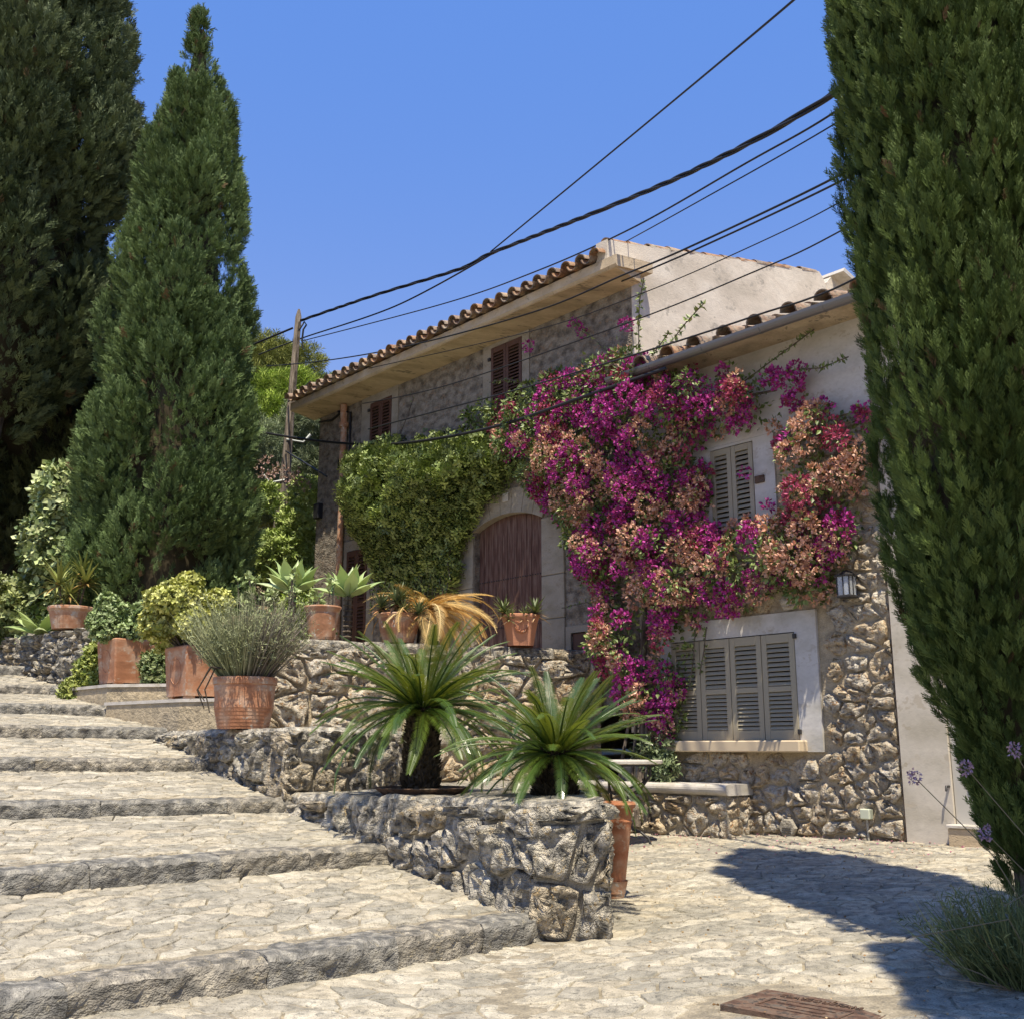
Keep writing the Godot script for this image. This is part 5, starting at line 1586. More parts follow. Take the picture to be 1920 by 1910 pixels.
		# leaves behind
		for j in int(n * 0.45):
			var q2 := p + Vector2(r.randfn(0, rad), r.randfn(0, rad)) * 0.8
			if not Geometry2D.is_point_in_polygon(q2, poly): continue
			var q := Vector3(q2.x, q2.y, maxf(0.04, zc - r.randf() * 0.3)) + sh
			bl.add(aim(rdir(r) + Vector3(0, -0.2, 0.7), r.randf() * TAU, 0.065 * r.randf_range(0.7, 1.3)), q, tint(r, Color(.075, .12, .025), Color(.22, .28, .08)))
	many(bl, "leaves", leaf_mesh(0.6), M.leaf, b)
	many(br, "bracts", bract_mesh(), M.bract, b)
	var lf := leaf_mesh(0.5)
	var ga := Color(.14, .2, .05)
	var gb := Color(.34, .4, .14)
	shoot(b, [Vector3(-2.9, 5.45, 0.15) + sh, Vector3(-2.88, 5.84, 0.16) + sh, Vector3(-2.84, 6.1, 0.18) + sh, Vector3(-2.74, 6.36, 0.2) + sh], lf, M.leaf, 60, 0.07, ga, gb, 1)
	shoot(b, [Vector3(-2.5, 5.1, 0.35) + sh, Vector3(-2.2, 5.32, 0.4) + sh, Vector3(-1.95, 5.5, 0.4) + sh, Vector3(-1.7, 5.64, 0.4) + sh], lf, M.leaf, 70, 0.075, ga, gb, 2)
	shoot(b, [Vector3(-2.7, 5.2, 0.3) + sh, Vector3(-2.45, 5.38, 0.3) + sh, Vector3(-2.3, 5.5, 0.3) + sh], lf, M.leaf, 40, 0.07, ga, gb, 3)
	shoot(b, [Vector3(-1.4, 4.6, 0.3) + sh, Vector3(-0.9, 4.8, 0.28) + sh, Vector3(-0.62, 4.92, 0.25) + sh, Vector3(-0.46, 5.0, 0.22) + sh], lf, M.leaf, 60, 0.06, Color(.08, .12, .03), Color(.2, .26, .08), 4)
	shoot(b, [Vector3(-1.1, 4.55, 0.3) + sh, Vector3(-0.7, 4.62, 0.26) + sh, Vector3(-0.4, 4.56, 0.24) + sh, Vector3(-0.1, 4.6, 0.22) + sh], lf, M.leaf, 60, 0.06, Color(.08, .12, .03), Color(.2, .26, .08), 5)
	shoot(b, [Vector3(-3.5, 2.45, 0.1) + sh, Vector3(-3.9, 2.55, 0.1) + sh, Vector3(-4.3, 2.52, 0.12) + sh], lf, M.leaf, 26, 0.05, ga, gb, 6)
	shoot(b, [Vector3(-4.7, 5.5, 0.2) + sh, Vector3(-5.2, 5.72, 0.22) + sh, Vector3(-5.6, 5.78, 0.22) + sh], lf, M.leaf, 40, 0.06, ga, gb, 7)
	for q in [[-2.2, 2.1, 1.45], [-2.45, 1.7, 1.1], [-2.05, 2.1, 1.6]]: shoot(b, [Vector3(q[0], q[1], 0.14) + sh, Vector3(q[0] - 0.08, (q[1] + q[2]) / 2, 0.1) + sh, Vector3(q[0] - 0.16, q[2], 0.09) + sh], lf, M.leaf, 26, 0.055, Color(.08, .12, .03), Color(.2, .26, .08), int(q[1] * 100 + q[0] * 10))
	# sprigs of bloom above the mass, on the old house front
	var b2 := Inst.new()
	lumps(b2, [[-1.05, 6.15, 0.16, 0.08], [-0.95, 6.0, 0.16, 0.06], [-0.15, 5.85, 0.2, 0.09], [-1.95, 6.1, 0.16, 0.08], [2.13, 4.5, 0.2, 0.12], [2.2, 4.62, 0.2, 0.1], [2.1, 4.3, 0.2, 0.1], [1.45, 3.7, 0.14, 0.06], [0.75, 3.3, 0.14, 0.1], [1.72, 3.3, 0.15, 0.07]], 300, 0.04, r, mag_a, mag_b)
	many(b2, "bracts", bract_mesh(), M.bract, b)
	shoot(b, [Vector3(-3.3, 5.5, 0.12) + sh, Vector3(-3.75, 5.95, 0.13) + sh, Vector3(-4.0, 6.2, 0.14) + sh], lf, M.leaf, 40, 0.05, ga, gb, 9)

	var g := thing("green_creeper", "dense green creeper hanging on the old house beside the arched door", "climber", FT * Transform3D(Basis(), Vector3(-7.4, 0, 0)))
	sh = Vector3(7.4, 0, 0)
	mb = MB.new()
	for q in [[-6.7, 0.0], [-6.55, 0.5], [-7.0, -0.6], [-7.6, -0.9]]: mb.tube([Vector3(q[0], 1.9, 0.1) + sh, Vector3(q[0] - 0.1, 2.9, 0.14) + sh, Vector3(q[0] + q[1] * 0.3, 3.9, 0.12) + sh, Vector3(q[0] + q[1], 4.9, 0.12) + sh], [0.03, 0.025, 0.02, 0.012], 6)
	mi(mb.done(), "stems", M.bark, g)
	var gi := Inst.new()
	poly = PackedVector2Array(CREEP)
	box = Rect2(-9.3, 2.9, 4.1, 2.7)
	for k in 400:
		var p := inside(r, poly, box)
		var edge := 9.0
		for e in poly.size():
			var cp := Geometry2D.get_closest_point_to_segment(p, poly[e], poly[(e + 1) % poly.size()])
			edge = minf(edge, cp.distance_to(p))
		var top := smoothstep(3.4, 4.6, p.y)
		var rad := r.randf_range(0.12, 0.24)
		var zc := 0.1 + minf(edge, 0.6) * r.randf_range(0.25, 0.9) * (0.4 + 0.8 * top)
		var k2 := r.randf_range(0.6, 1.1)
		for j in int(rad * rad * 950.0):
			var d := rdir(r)
			d.z = absf(d.z) * 0.8 + d.z * 0.2
			var q := Vector3(p.x, p.y, zc) + sh + d * rad * sqrt(r.randf_range(0.3, 1.0))
			if q.z < 0.03: continue
			gi.add(aim(d * 0.6 + Vector3.DOWN * 0.7 + rdir(r) * 0.5, r.randf() * TAU, 0.125 * r.randf_range(0.6, 1.3)), q, tint(r, Color(.09, .14, .028), Color(.40, .48, .14), 0.6, 1.3) * k2)
	for k in 3000:
		var p := inside(r, poly, box)
		gi.add(aim(rdir(r) + Vector3.DOWN * 0.5, r.randf() * TAU, 0.15), Vector3(p.x, p.y, r.randf_range(0.05, 0.2)) + sh, tint(r, Color(.08, .125, .025), Color(.3, .36, .1)))
	many(gi, "leaves", cluster_mesh(61, 6, 0.27, 0.6, 0.6), M.leaf, g)
	shoot(g, [Vector3(-8.0, 5.4, 0.1) + sh, Vector3(-7.7, 5.75, 0.12) + sh, Vector3(-7.55, 6.05, 0.1) + sh, Vector3(-7.62, 6.2, 0.1) + sh], lf, M.leaf, 8, 0.05, ga, gb, 11)
	for k in 26:
		var x := -8.3 + 1.9 * k / 25.0
		var y := lerpf(3.35, 3.1, k / 25.0) + r.randf_range(-0.1, 0.5)
		shoot(g, [Vector3(x, y, 0.22) + sh, Vector3(x + r.randf_range(-0.08, 0.08), y - 0.2, 0.27) + sh, Vector3(x + r.randf_range(-0.1, 0.1), y - r.randf_range(0.35, 0.6), 0.25) + sh], lf, M.leaf, 16, 0.075, Color(.09, .14, .028), Color(.36, .44, .13), 300 + k)
	shoot(g, [Vector3(-9.1, 5.1, 0.1) + sh, Vector3(-9.35, 5.0, 0.15) + sh, Vector3(-9.6, 4.7, 0.15) + sh], lf, M.leaf, 20, 0.05, ga, gb, 12)

# ------------------------------------------------------------------ planted things
func frond_mesh(seed: int, droop: float, pairs: int, w: float, lift := 0.35, vfold := 0.5, wide := 0.0042) -> ArrayMesh:
	# a stiff feather frond, one unit long along +y, arching towards +z
	var mb := MB.new()
	var r := rgen(seed)
	var pts: Array = []
	var rads: Array = []
	for k in 9:
		var t := k / 8.0
		var a := lift * 0.0 + droop * t * t
		pts.append(Vector3(0, t * cos(a * 0.5), droop * 0.5 * t * t))
		rads.append(0.010 * (1.0 - 0.75 * t) + 0.002)
	mb.tube(pts, rads, 5)
	for k in pairs:
		var t := 0.10 + 0.9 * (k + 0.5) / pairs
		var f := t * 8.0
		var j := mini(int(f), 7)
		var p: Vector3 = (pts[j] as Vector3).lerp(pts[j + 1], f - j)
		var dir: Vector3 = ((pts[j + 1] as Vector3) - pts[j]).normalized()
		var nrm := Vector3(1, 0, 0).cross(dir).normalized()
		var ln := w * pow(sin(PI * clampf(t * 0.86 + 0.10, 0, 1)), 0.55) * r.randf_range(0.92, 1.06)
		for s in [-1.0, 1.0]:
			var d := (Vector3(s, 0, 0) * 0.85 + dir * (0.40 + 0.75 * t) - nrm * -vfold * 0.5).normalized()
			var b := dir * wide
			var tip := p + d * ln + Vector3(0, 0, ln * 0.10)
			var m := p + d * ln * 0.55 - nrm * 0.004
			mb.flat()
			mb.quad(p - b, m - b * 1.1, m + b * 1.1, p + b)
			mb.tri(m - b * 1.1, tip, m + b * 1.1)
	return mb.done()
func cycad(label: String, t: Transform3D, th: float, tr: float, n: int, ln: float, seed: int) -> void:
	var o := thing("sago_cycad", label, "cycad", t, "cycads in the stone planter")
	var r := rgen(seed)
	var mb := MB.new()
	mb.smooth()
	var prev: Array = []
	for j in 17:
		var y := th * j / 16.0
		var cur: Array = []
		for q in 20:
			var a := TAU * q / 20 + (0.157 if j % 2 else 0.0)
			var rad := tr * (1.08 - 0.28 * j / 16.0) * (1.0 + (0.09 if q % 2 else -0.05)) * r.randf_range(0.93, 1.08)
			cur.append(Vector3(cos(a) * rad, y, sin(a) * rad))
		if j > 0:
			mb.flat()
			for q in 20: mb.quad(prev[q], prev[(q + 1) % 20], cur[(q + 1) % 20], cur[q])
		prev = cur
	mi(mb.done(), "trunk", M.dark_bark, o)
	# stubs of old leaf bases
	var st := Inst.new()
	for k in 420:
		var a := k * 2.39996
		var y := th * (k + 0.5) / 420.0
		var d := Vector3(cos(a), 0.9, sin(a))
		st.add(aim(d, r.randf() * TAU, 0.07 * r.randf_range(0.7, 1.2)), Vector3(cos(a) * tr * (1.0 - 0.25 * y / th), y, sin(a) * tr * (1.0 - 0.25 * y / th)), tint(r, Color(.05, .04, .028), Color(.10, .08, .055)))
	many(st, "leaf_bases", leaf_mesh(0.6, 0.2), M.straw, o)
	for k in n:
		var f := float(k) / n
		var a := k * 2.39996 + r.randf_range(-0.2, 0.2)
		var el := lerpf(1.38, -0.18, pow(f, 0.85)) + r.randf_range(-0.1, 0.1)
		var out := Vector3(cos(a), 0, sin(a))
		var y := (out * cos(el) + Vector3.UP * sin(el)).normalized()
		var x := Vector3(-sin(a), 0, cos(a)).rotated(y, r.randf_range(-0.35, 0.35))
		var z := x.cross(y)
		if z.y > 0: z = -z; x = -x
		var l := ln * r.randf_range(0.86, 1.08) * (1.0 if f > 0.1 else 0.9)
		mi(FR[r.randi() % 5 if f < 0.6 else 2 + r.randi() % 4], "frond", M.frond[r.randi() % 3], o, "", Transform3D(Basis(x, y, z) * Basis.from_scale(Vector3(l, l, l)), Vector3.UP * (th - 0.02) + out * tr * 0.35))
var FR: Array = []

func agave_leaf(seed: int) -> ArrayMesh:
	var mb := MB.new()
	mb.smooth()
	var prev: Array = []
	var r := rgen(seed)
	for j in 9:
		var t := j / 8.0
		var w := 0.19 * pow(sin(PI * clampf(0.10 + t * 0.9, 0, 1)), 0.8) * (1.0 if t < 0.62 else 1.0 - pow((t - 0.62) / 0.38, 1.4)) + 0.002
		if t < 0.15: w = 0.06 + t * 0.3
		var cur: Array = []
		for q in 5:
			var u := (q - 2) / 2.0
			cur.append(Vector3(u * w, t, -0.10 * sin(t * PI * 0.7) + absf(u) * absf(u) * w * 0.55 + 0.22 * t * t))
		if j > 0:
			for q in 4: mb.quad(prev[q], prev[q + 1], cur[q + 1], cur[q])
		prev = cur
	return mb.done()
func agave(label: String, t: Transform3D, stem: float, stem_r: float, ln: float, n: int, seed: int, lean := 0.0) -> void:
	var o := thing("tree_agave", label, "agave", t, "tree agaves on the terrace")
	var r := rgen(seed)
	var mb := MB.new()
	var rows := 9
	for k in rows:
		var y0 := stem * k / rows
		var y1 := stem * (k + 1) / rows
		mb.lathe([Vector2(stem_r * 0.86, y0), Vector2(stem_r * 0.9, y1 - 0.02), Vector2(stem_r * 1.22, y1 - 0.012), Vector2(stem_r * 1.1, y1)], 12)
	mb.lathe([Vector2(stem_r, stem), Vector2(stem_r * 0.7, stem + 0.06), Vector2(0, stem + 0.09)], 12)
	mi(mb.done(), "ringed_stem", M.bark, o)
	var lm := [agave_leaf(1), agave_leaf(2)]
	for k in n:
		var f := float(k) / n
		var a := k * 2.39996
		var el := lerpf(1.5, 0.28, pow(f, 0.9)) + r.randf_range(-0.06, 0.06)
		var out := Vector3(cos(a), 0, sin(a))
		var y := (out * cos(el) + Vector3.UP * sin(el)).normalized()
		var x := Vector3(-sin(a), 0, cos(a))
		var z := x.cross(y)
		if z.y > 0: z = -z; x = -x
		var l := ln * r.randf_range(0.9, 1.08) * lerpf(0.9, 1.05, f)
		mi(lm[k % 2], "leaf", M.agave[r.randi() % 3], o, "", Transform3D(Basis(x, y, z) * Basis.from_scale(Vector3.ONE * l), Vector3.UP * (stem + 0.03) + out * stem_r * 0.5))
# rosettes of narrow pointed leaves, one MultiMesh per plant
func rosettes(label: String, cat: String, called: String, t: Transform3D, list: Array, leaf: Mesh, m: Material, n: int, ca: Color, cb: Color, tipc: Color, seed: int, group := "", stems := true) -> Node3D:
	var o := thing(called, label, cat, t, group)
	var r := rgen(seed)
	var ins := Inst.new()
	var mb := MB.new()
	for q in list:
		var c := Vector3(q[0], q[1], q[2])
		if stems: mb.tube([Vector3(q[0] * 0.6, -0.02, q[2] * 0.6), c], [0.016, 0.013], 6)
		for k in n:
			var f := float(k) / n
			var a := k * 2.39996 + r.randf() * 0.4
			var el := lerpf(1.4, -0.35, f) + r.randf_range(-0.15, 0.15)
			var d := Vector3(cos(a) * cos(el), sin(el), sin(a) * cos(el))
			var x := Vector3(-sin(a), 0, cos(a))
			var z := x.cross(d)
			if z.y > 0: z = -z; x = -x
			var l: float = q[3] * r.randf_range(0.8, 1.15)
			var col := tint(r, ca, cb)
			if f > 0.72 and r.randf() < 0.7: col = tipc * r.randf_range(0.7, 1.2)
			ins.add(Basis(x, d, z) * Basis.from_scale(Vector3.ONE * l), c + Vector3.DOWN * f * 0.05, col)
	if stems: mi(mb.done(), "stem", M.bark, o)
	many(ins, "leaves", leaf, m, o)
	return o
func bush(label: String, called: String, t: Transform3D, list: Array, leaf: Mesh, m: Material, density: float, size: float, ca: Color, cb: Color, seed: int, stem := 0.3, up := 0.5) -> Node3D:
	var o := thing(called, label, "shrub", t)
	var r := rgen(seed)
	var mb := MB.new()
	for q in list:
		mb.tube([Vector3(q[0] * 0.3, -0.03, q[2] * 0.3), Vector3(q[0] * 0.7, q[1] * 0.5, q[2] * 0.7), Vector3(q[0], q[1], q[2])], [0.012, 0.009, 0.004], 5)
	mi(mb.done(), "stems", M.bark, o)
	var ins := Inst.new()
	lumps(ins, list, density, size, r, ca, cb, up)
	many(ins, "foliage", leaf, m, o)
	return o

func plants() -> void:
	M.dark_bark = mat(lin(.065, .052, .038), null, 1.0, Vector3.ONE)
	var fb := StandardMaterial3D.new()
	fb.roughness = 0.33; fb.metallic_specular = 0.6; fb.cull_mode = BaseMaterial3D.CULL_DISABLED
	fb.backlight_enabled = true; fb.backlight = Color(.4, .42, .12)
	M.frond = tints(fb, [lin(.038, .08, .014), lin(.055, .105, .016), lin(.085, .135, .018)])
	var ab: StandardMaterial3D = fb.duplicate(); ab.roughness = 0.45; ab.backlight = Color(.35, .4, .2)
	M.agave = tints(ab, [lin(.30, .40, .15), lin(.38, .47, .19), lin(.46, .53, .28)])
	for k in 6: FR.append(frond_mesh(k + 1, [0.45, 0.6, 0.8, 1.0, 1.2, 1.35][k], 70, [0.125, 0.12, 0.115, 0.11, 0.105, 0.10][k], 0.35, [0.2, 0.2, 0.15, 0.1, 0.05, 0.0][k]))
	cycad("taller sago cycad on a dark trunk, left of the two in the planter", at(-0.67, 0.50, 8.12), 0.62, 0.11, 92, 0.80, 3)
	cycad("shorter sago cycad at the planter corner, right of the two", at(0.28, 0.50, 7.22), 0.30, 0.115, 92, 0.70, 4)
	agave("pale green tree agave among small leaves left of the clay pot", at(-2.63, 1.9, 12.7), 0.72, 0.05, 0.46, 18, 7)
	agave("pale green tree agave on a bare ringed stem right of the clay pot", at(-1.90, 1.96, 12.3), 0.55, 0.048, 0.42, 18, 8)
	var bl := blade_mesh(0.085, 0.22)
	rosettes("aloe rosettes in the wide pale bowl on the terrace wall", "aloe", "aloe_plant", at(-1.29, 2.30, 12.12), [[-0.19, 0.10, 0.1, 0.20], [-0.02, 0.16, 0.1, 0.22], [0.07, 0.05, 0.17, 0.16], [0.24, 0.03, 0.16, 0.18], [0.02, 0.22, -0.06, 0.2]], bl, M.leaf, 42, Color(.075, .10, .04), Color(.2, .23, .10), Color(.40, .2, .09), 11, "potted aloes")
	rosettes("two aloe clumps with dry tips in the handled clay pot", "aloe", "aloe_plant", at(0.10, 2.31, 12.46), [[-0.20, 0.08, 0.1, 0.21], [-0.13, 0.0, 0.16, 0.16], [0.17, 0.07, 0.1, 0.21], [0.05, 0.02, 0.14, 0.14]], bl, M.leaf, 42, Color(.08, .11, .035), Color(.22, .26, .10), Color(.46, .30, .16), 12, "potted aloes")
	rosettes("dracaena with three spiky yellow green heads in the left bowl", "dracaena", "potted_dracaena", at(-6.12, 2.70, 14.75), [[-0.16, 0.36, 0.1, 0.38], [0.17, 0.40, 0.0, 0.36], [0.0, 0.22, 0.1, 0.3], [0.05, 0.55, -0.15, 0.34], [-0.05, 0.1, 0.05, 0.26]], blade_mesh(0.05, 0.3), M.leaf, 44, Color(.13, .16, .035), Color(.36, .38, .12), Color(.40, .26, .08), 13)
	var r := rgen(14)
	# dry golden cycad fronds heaped along the terrace wall
	var dr := thing("dry_cycad", "collapsed cycad of dry golden fronds spilling over the terrace wall", "cycad", at(-0.98, 1.98, 12.3))
	var mb := MB.new(); mb.tube([Vector3(0, -0.1, 0), Vector3(0.02, 0.3, 0), Vector3(0.02, 0.46, 0)], [0.13, 0.12, 0.06], 10); mi(mb.done(), "stump", M.dark_bark, dr)
	var dm: Array = []
	for k in 4: dm.append(frond_mesh(50 + k, [0.9, 1.3, 1.6, 0.7][k], 38, [0.15, 0.14, 0.13, 0.15][k], 0.3, -0.25, 0.0042))
	var sb: StandardMaterial3D = fb.duplicate(); sb.roughness = 0.8; sb.metallic_specular = 0.3; sb.backlight = Color(.45, .35, .15)
	M.dry = tints(sb, [lin(.58, .37, .12), lin(.68, .48, .19), lin(.74, .57, .28), lin(.46, .26, .08)])
	for k in 64:
		var a := r.randf() * TAU
		if k < 54: a = [0.1, -0.35, 0.5, -0.7, 0.9, 3.0, 3.4, -1.2, -1.6, -2.1, 2.7, -0.1, 0.3][k % 13] + r.randf_range(-0.2, 0.2)
		var el := r.randf_range(-0.1, 0.8) if k < 36 else r.randf_range(-0.6, 0.3)
		# a measured round the vertical: 0 to the right, negative towards the viewer
		var out := Vector3(cos(a), 0, -sin(a))
		var y := (out * cos(el) + Vector3.UP * sin(el)).normalized()
		var x := Vector3.UP.cross(out).rotated(y, r.randf_range(-0.6, 0.6))
		var z := x.cross(y)
		if z.y > 0: z = -z; x = -x
		var l := r.randf_range(0.55, 0.88) if cos(a) > 0 else r.randf_range(0.5, 0.75)
		mi(dm[r.randi() % 4], "dry_frond", M.dry[r.randi() % 4], dr, "", Transform3D(Basis(x, y, z) * Basis.from_scale(Vector3.ONE * l), Vector3(r.randf_range(-0.06, 0.06), 0.42, r.randf_range(-0.06, 0.06))))
	# lavender in the ribbed pot: a fan of thin stems
	var lv := thing("potted_lavender", "leggy grey green lavender bush in the ribbed clay pot", "lavender", at(-2.42, 1.41, 9.78))
	var li := Inst.new()
	var lb := Inst.new()
	for k in 1000:
		var a := r.randf() * TAU
		var o := Vector3(cos(a), 0, sin(a)) * 0.2 * sqrt(r.randf())
		var sp := r.randf_range(0.0, 0.95)
		var d := (Vector3(o.x * 3.4, 1.0, o.z * 3.4) + rdir(r) * 0.28).normalized()
		var l := r.randf_range(0.35, 0.88)
		var right := smoothstep(-0.05, 0.15, o.x)
		var ca := Color(.2, .22, .11).lerp(Color(.2, .15, .13), right * r.randf())
		li.add(aim(d, r.randf() * TAU, l), o, tint(r, ca, Color(.38, .40, .23).lerp(Color(.22, .18, .17), right)))
		for j in 2:
			var p := o + d * l * r.randf_range(0.3, 0.95)
			lb.add(aim(d + rdir(r) * 0.5, r.randf() * TAU, r.randf_range(0.06, 0.13)), p, tint(r, ca, Color(.38, .41, .23)))
	many(li, "stems", blade_mesh(0.0075, 0.12), M.needle, lv)
	many(lb, "needles", cluster_mesh(71, 6, 0.08, 0.6), M.needle, lv)
	var twigs := MB.new()
	for q in [[-0.17, -0.28, 0.16], [-0.20, -0.18, 0.2], [-0.22, -0.24, 0.1]]: twigs.tube([Vector3(q[0] * 0.6, 0.1, q[2]), Vector3(q[0] * 1.2, 0.12, q[2] + 0.1), Vector3(q[0] * 1.7, -0.08, q[2] + 0.1), Vector3(q[0] * 1.35, q[1], q[2] + 0.12)], [0.008, 0.008, 0.007, 0.006], 5)
	mi(twigs.done(), "hanging_twigs", M.dark_bark, lv)
	# small pale blooms on wires of stem behind it
	var pg := thing("wild_herb", "tall thin stems with small pale green heads behind the lavender", "herb", at(-2.5, 1.9, 11.9))
	mb = MB.new()
	var pi := Inst.new()
	for k in 44:
		var b := Vector3(r.randf_range(-0.45, 0.55), 0, r.randf_range(-0.3, 0.3))
		var tp := b + Vector3(r.randf_range(-0.12, 0.12), r.randf_range(0.25, 0.85), r.randf_range(-0.1, 0.1))
		mb.tube([b, b.lerp(tp, 0.5) + rdir(r) * 0.03, tp], [0.006, 0.005, 0.004], 5)
		for j in 7: pi.add(aim(rdir(r) + Vector3.UP * 0.6, r.randf() * TAU, r.randf_range(0.05, 0.09)), tp + rdir(r) * 0.03, tint(r, Color(.25, .33, .1), Color(.42, .5, .22)))
		for j in 6: pi.add(aim(rdir(r) + Vector3.UP * 0.3, r.randf() * TAU, r.randf_range(0.05, 0.09)), b.lerp(tp, r.randf()) + rdir(r) * 0.04, tint(r, Color(.12, .2, .05), Color(.3, .38, .15)))
	mi(mb.done(), "stems", M.bark, pg)
	many(pi, "leaves", leaf_mesh(0.7), M.leaf, pg)
	# bushes in the square planters
	var round_leaf := cluster_mesh(81, 6, 0.34, 0.25)
	var l1: Array = []
	for k in 24:
		var a := r.randf() * TAU
		var q := sqrt(r.randf()) * 0.36
		l1.append([cos(a) * q, 0.12 + 0.34 * r.randf() * (1.1 - q) , sin(a) * q, r.randf_range(0.09, 0.15)])
	l1.append([-0.24, 0.46, 0.1, 0.14]); l1.append([-0.3, 0.3, 0.1, 0.14]); l1.append([0.25, 0.38, 0.05, 0.13])
	bush("round grey green bush filling the left square planter", "planter_bush", Transform3D(Basis(), V(-4.80, 2.10, 13.32)), l1, round_leaf, M.leaf, 1000, 0.085, Color(.13, .2, .06), Color(.38, .46, .2), 15)
	var l2: Array = []
	for k in 30:
		var a := r.randf() * TAU
		var q := sqrt(r.randf()) * 0.40
		l2.append([cos(a) * q - 0.1, 0.15 + 0.62 * r.randf() * (1.05 - q), sin(a) * q, r.randf_range(0.10, 0.17)])
	l2.append([-0.28, 0.62, 0.1, 0.17]); l2.append([-0.12, 0.72, 0.1, 0.15]); l2.append([-0.46, 0.34, 0.1, 0.15]); l2.append([0.2, 0.5, 0.1, 0.17])
	bush("loose yellow green bush overflowing the right square planter", "planter_bush", Transform3D(Basis(), V(-3.50, 1.88, 11.95)), l2, round_leaf, M.leaf, 820, 0.09, Color(.28, .31, .05), Color(.64, .64, .22), 16)
	# stonecrop spilling round the planters
	var sed := cluster_mesh(82, 7, 0.26, 0.5)
	bush("bright stonecrop spilling between garden wall and left planter", "stonecrop", at(-5.45, 1.45, 13.75), [[0, 0.12, 0, 0.17], [0.06, 0.32, 0.02, 0.17], [0.12, 0.5, 0, 0.15], [-0.08, 0.05, 0.1, 0.16], [0.2, 0.2, 0.1, 0.15], [0.16, 0.62, -0.1, 0.13]], sed, M.leaf, 900, 0.1, Color(.14, .2, .03), Color(.42, .46, .13), 17)
	bush("dark leafy stonecrop between the two square planters", "stonecrop", at(-4.28, 1.56, 12.98), [[0, 0.1, 0, 0.15], [0.1, 0.2, 0, 0.15], [-0.08, 0.26, -0.1, 0.14], [0.18, 0.08, 0.05, 0.13]], sed, M.leaf, 900, 0.1, Color(.07, .12, .03), Color(.32, .37, .16), 18)
	# left background planting
	var wide := cluster_mesh(83, 6, 0.3, 0.5)
	var sl: Array = []
	for k in 22: sl.append([r.randf_range(-0.9, 0.6), r.randf_range(0.0, 0.75), r.randf_range(-0.4, 0.4), r.randf_range(0.18, 0.28)])
	bush("mixed leafy shrub at the left edge behind the garden wall", "garden_shrub", at(-7.5, 2.4, 16.4), sl, wide, M.leaf, 260, 0.2, Color(.09, .13, .035), Color(.46, .5, .2), 19)
	var vl: Array = []
	for k in 30: vl.append([r.randf_range(-0.5, 0.45), r.randf_range(0.0, 2.4), r.randf_range(-0.3, 0.3), r.randf_range(0.16, 0.3)])
	for k in 8: vl.append([r.randf_range(-0.3, 0.3), r.randf_range(1.2, 2.4), r.randf_range(0.1, 0.4), r.randf_range(0.16, 0.26)])
	bush("tall climbing shrub with large pale leaves before the dark stems", "climbing_shrub", at(-6.95, 2.4, 16.3), vl, wide, M.leaf, 150, 0.26, Color(.1, .16, .05), Color(.56, .62, .3), 20)
	var ag := thing("small_agave", "low grey green agave left of the shallow clay bowl", "agave", at(-6.75, 2.42, 15.35))
	var lm := agave_leaf(4)
	for k in 12:
		var a := k * 2.39996
		var el := lerpf(0.9, 0.1, k / 12.0)
		var out := Vector3(cos(a), 0, sin(a))
		var y := (out * cos(el) + Vector3.UP * sin(el)).normalized()
		var x := Vector3(-sin(a), 0, cos(a))
		var z := x.cross(y)
		if z.y > 0: z = -z; x = -x
		mi(lm, "leaf", M.agave[k % 3], ag, "", Transform3D(Basis(x, y, z) * Basis.from_scale(Vector3.ONE * 0.5), out * 0.03))
	# under the table and on the bench
	bush("straggling leafy plant growing from the grey planter box", "bench_plant", FT * Transform3D(Basis(), Vector3(-2.75, 0.47, 0.2)), [[0, 0.2, 0, 0.14], [0.15, 0.12, 0.05, 0.12], [0.05, 0.38, 0, 0.14], [-0.15, 0.3, 0, 0.13]], cluster_mesh(84, 7, 0.16, 0.6), M.leaf, 420, 0.13, Color(.06, .1, .03), Color(.3, .36, .18), 22)
	# wild lavender clump at the foot of the near cypress
	var w := thing("wild_lavender", "dark clump of wild lavender in the shade at the lower right corner", "lavender", at(2.42, gy(2.42, 5.0), 5.0))
	var wi := Inst.new()
	var wb := Inst.new()
	for k in 1700:
		var a := r.randf() * TAU
		var q := sqrt(r.randf()) * 0.42
		var o := Vector3(cos(a) * q, -0.01, sin(a) * q * 0.7)
		var d := (Vector3(o.x * 1.5, 0.9, o.z * 1.5) + rdir(r) * 0.4).normalized()
		var l := r.randf_range(0.2, 0.46)
		wi.add(aim(d, r.randf() * TAU, l), o, tint(r, Color(.10, .13, .045), Color(.24, .27, .11)))
		if k % 2 == 0: wb.add(aim(d + rdir(r) * 0.4, r.randf() * TAU, r.randf_range(0.06, 0.12)), o + d * l * r.randf_range(0.2, 0.9), tint(r, Color(.10, .13, .045), Color(.24, .27, .11)))
		if k % 9 == 0: wi.add(aim(Vector3(o.x * 2, 0.12, o.z * 2) + rdir(r) * 0.3, r.randf() * TAU, l * 0.9), o, tint(r, Color(.24, .16, .10), Color(.4, .33, .22)))
	many(wi, "blades", blade_mesh(0.009, 0.25), M.needle, w)
	many(wb, "needles", cluster_mesh(85, 6, 0.07, 0.6), M.needle, w)
	mb = MB.new()
	var wf := Inst.new()
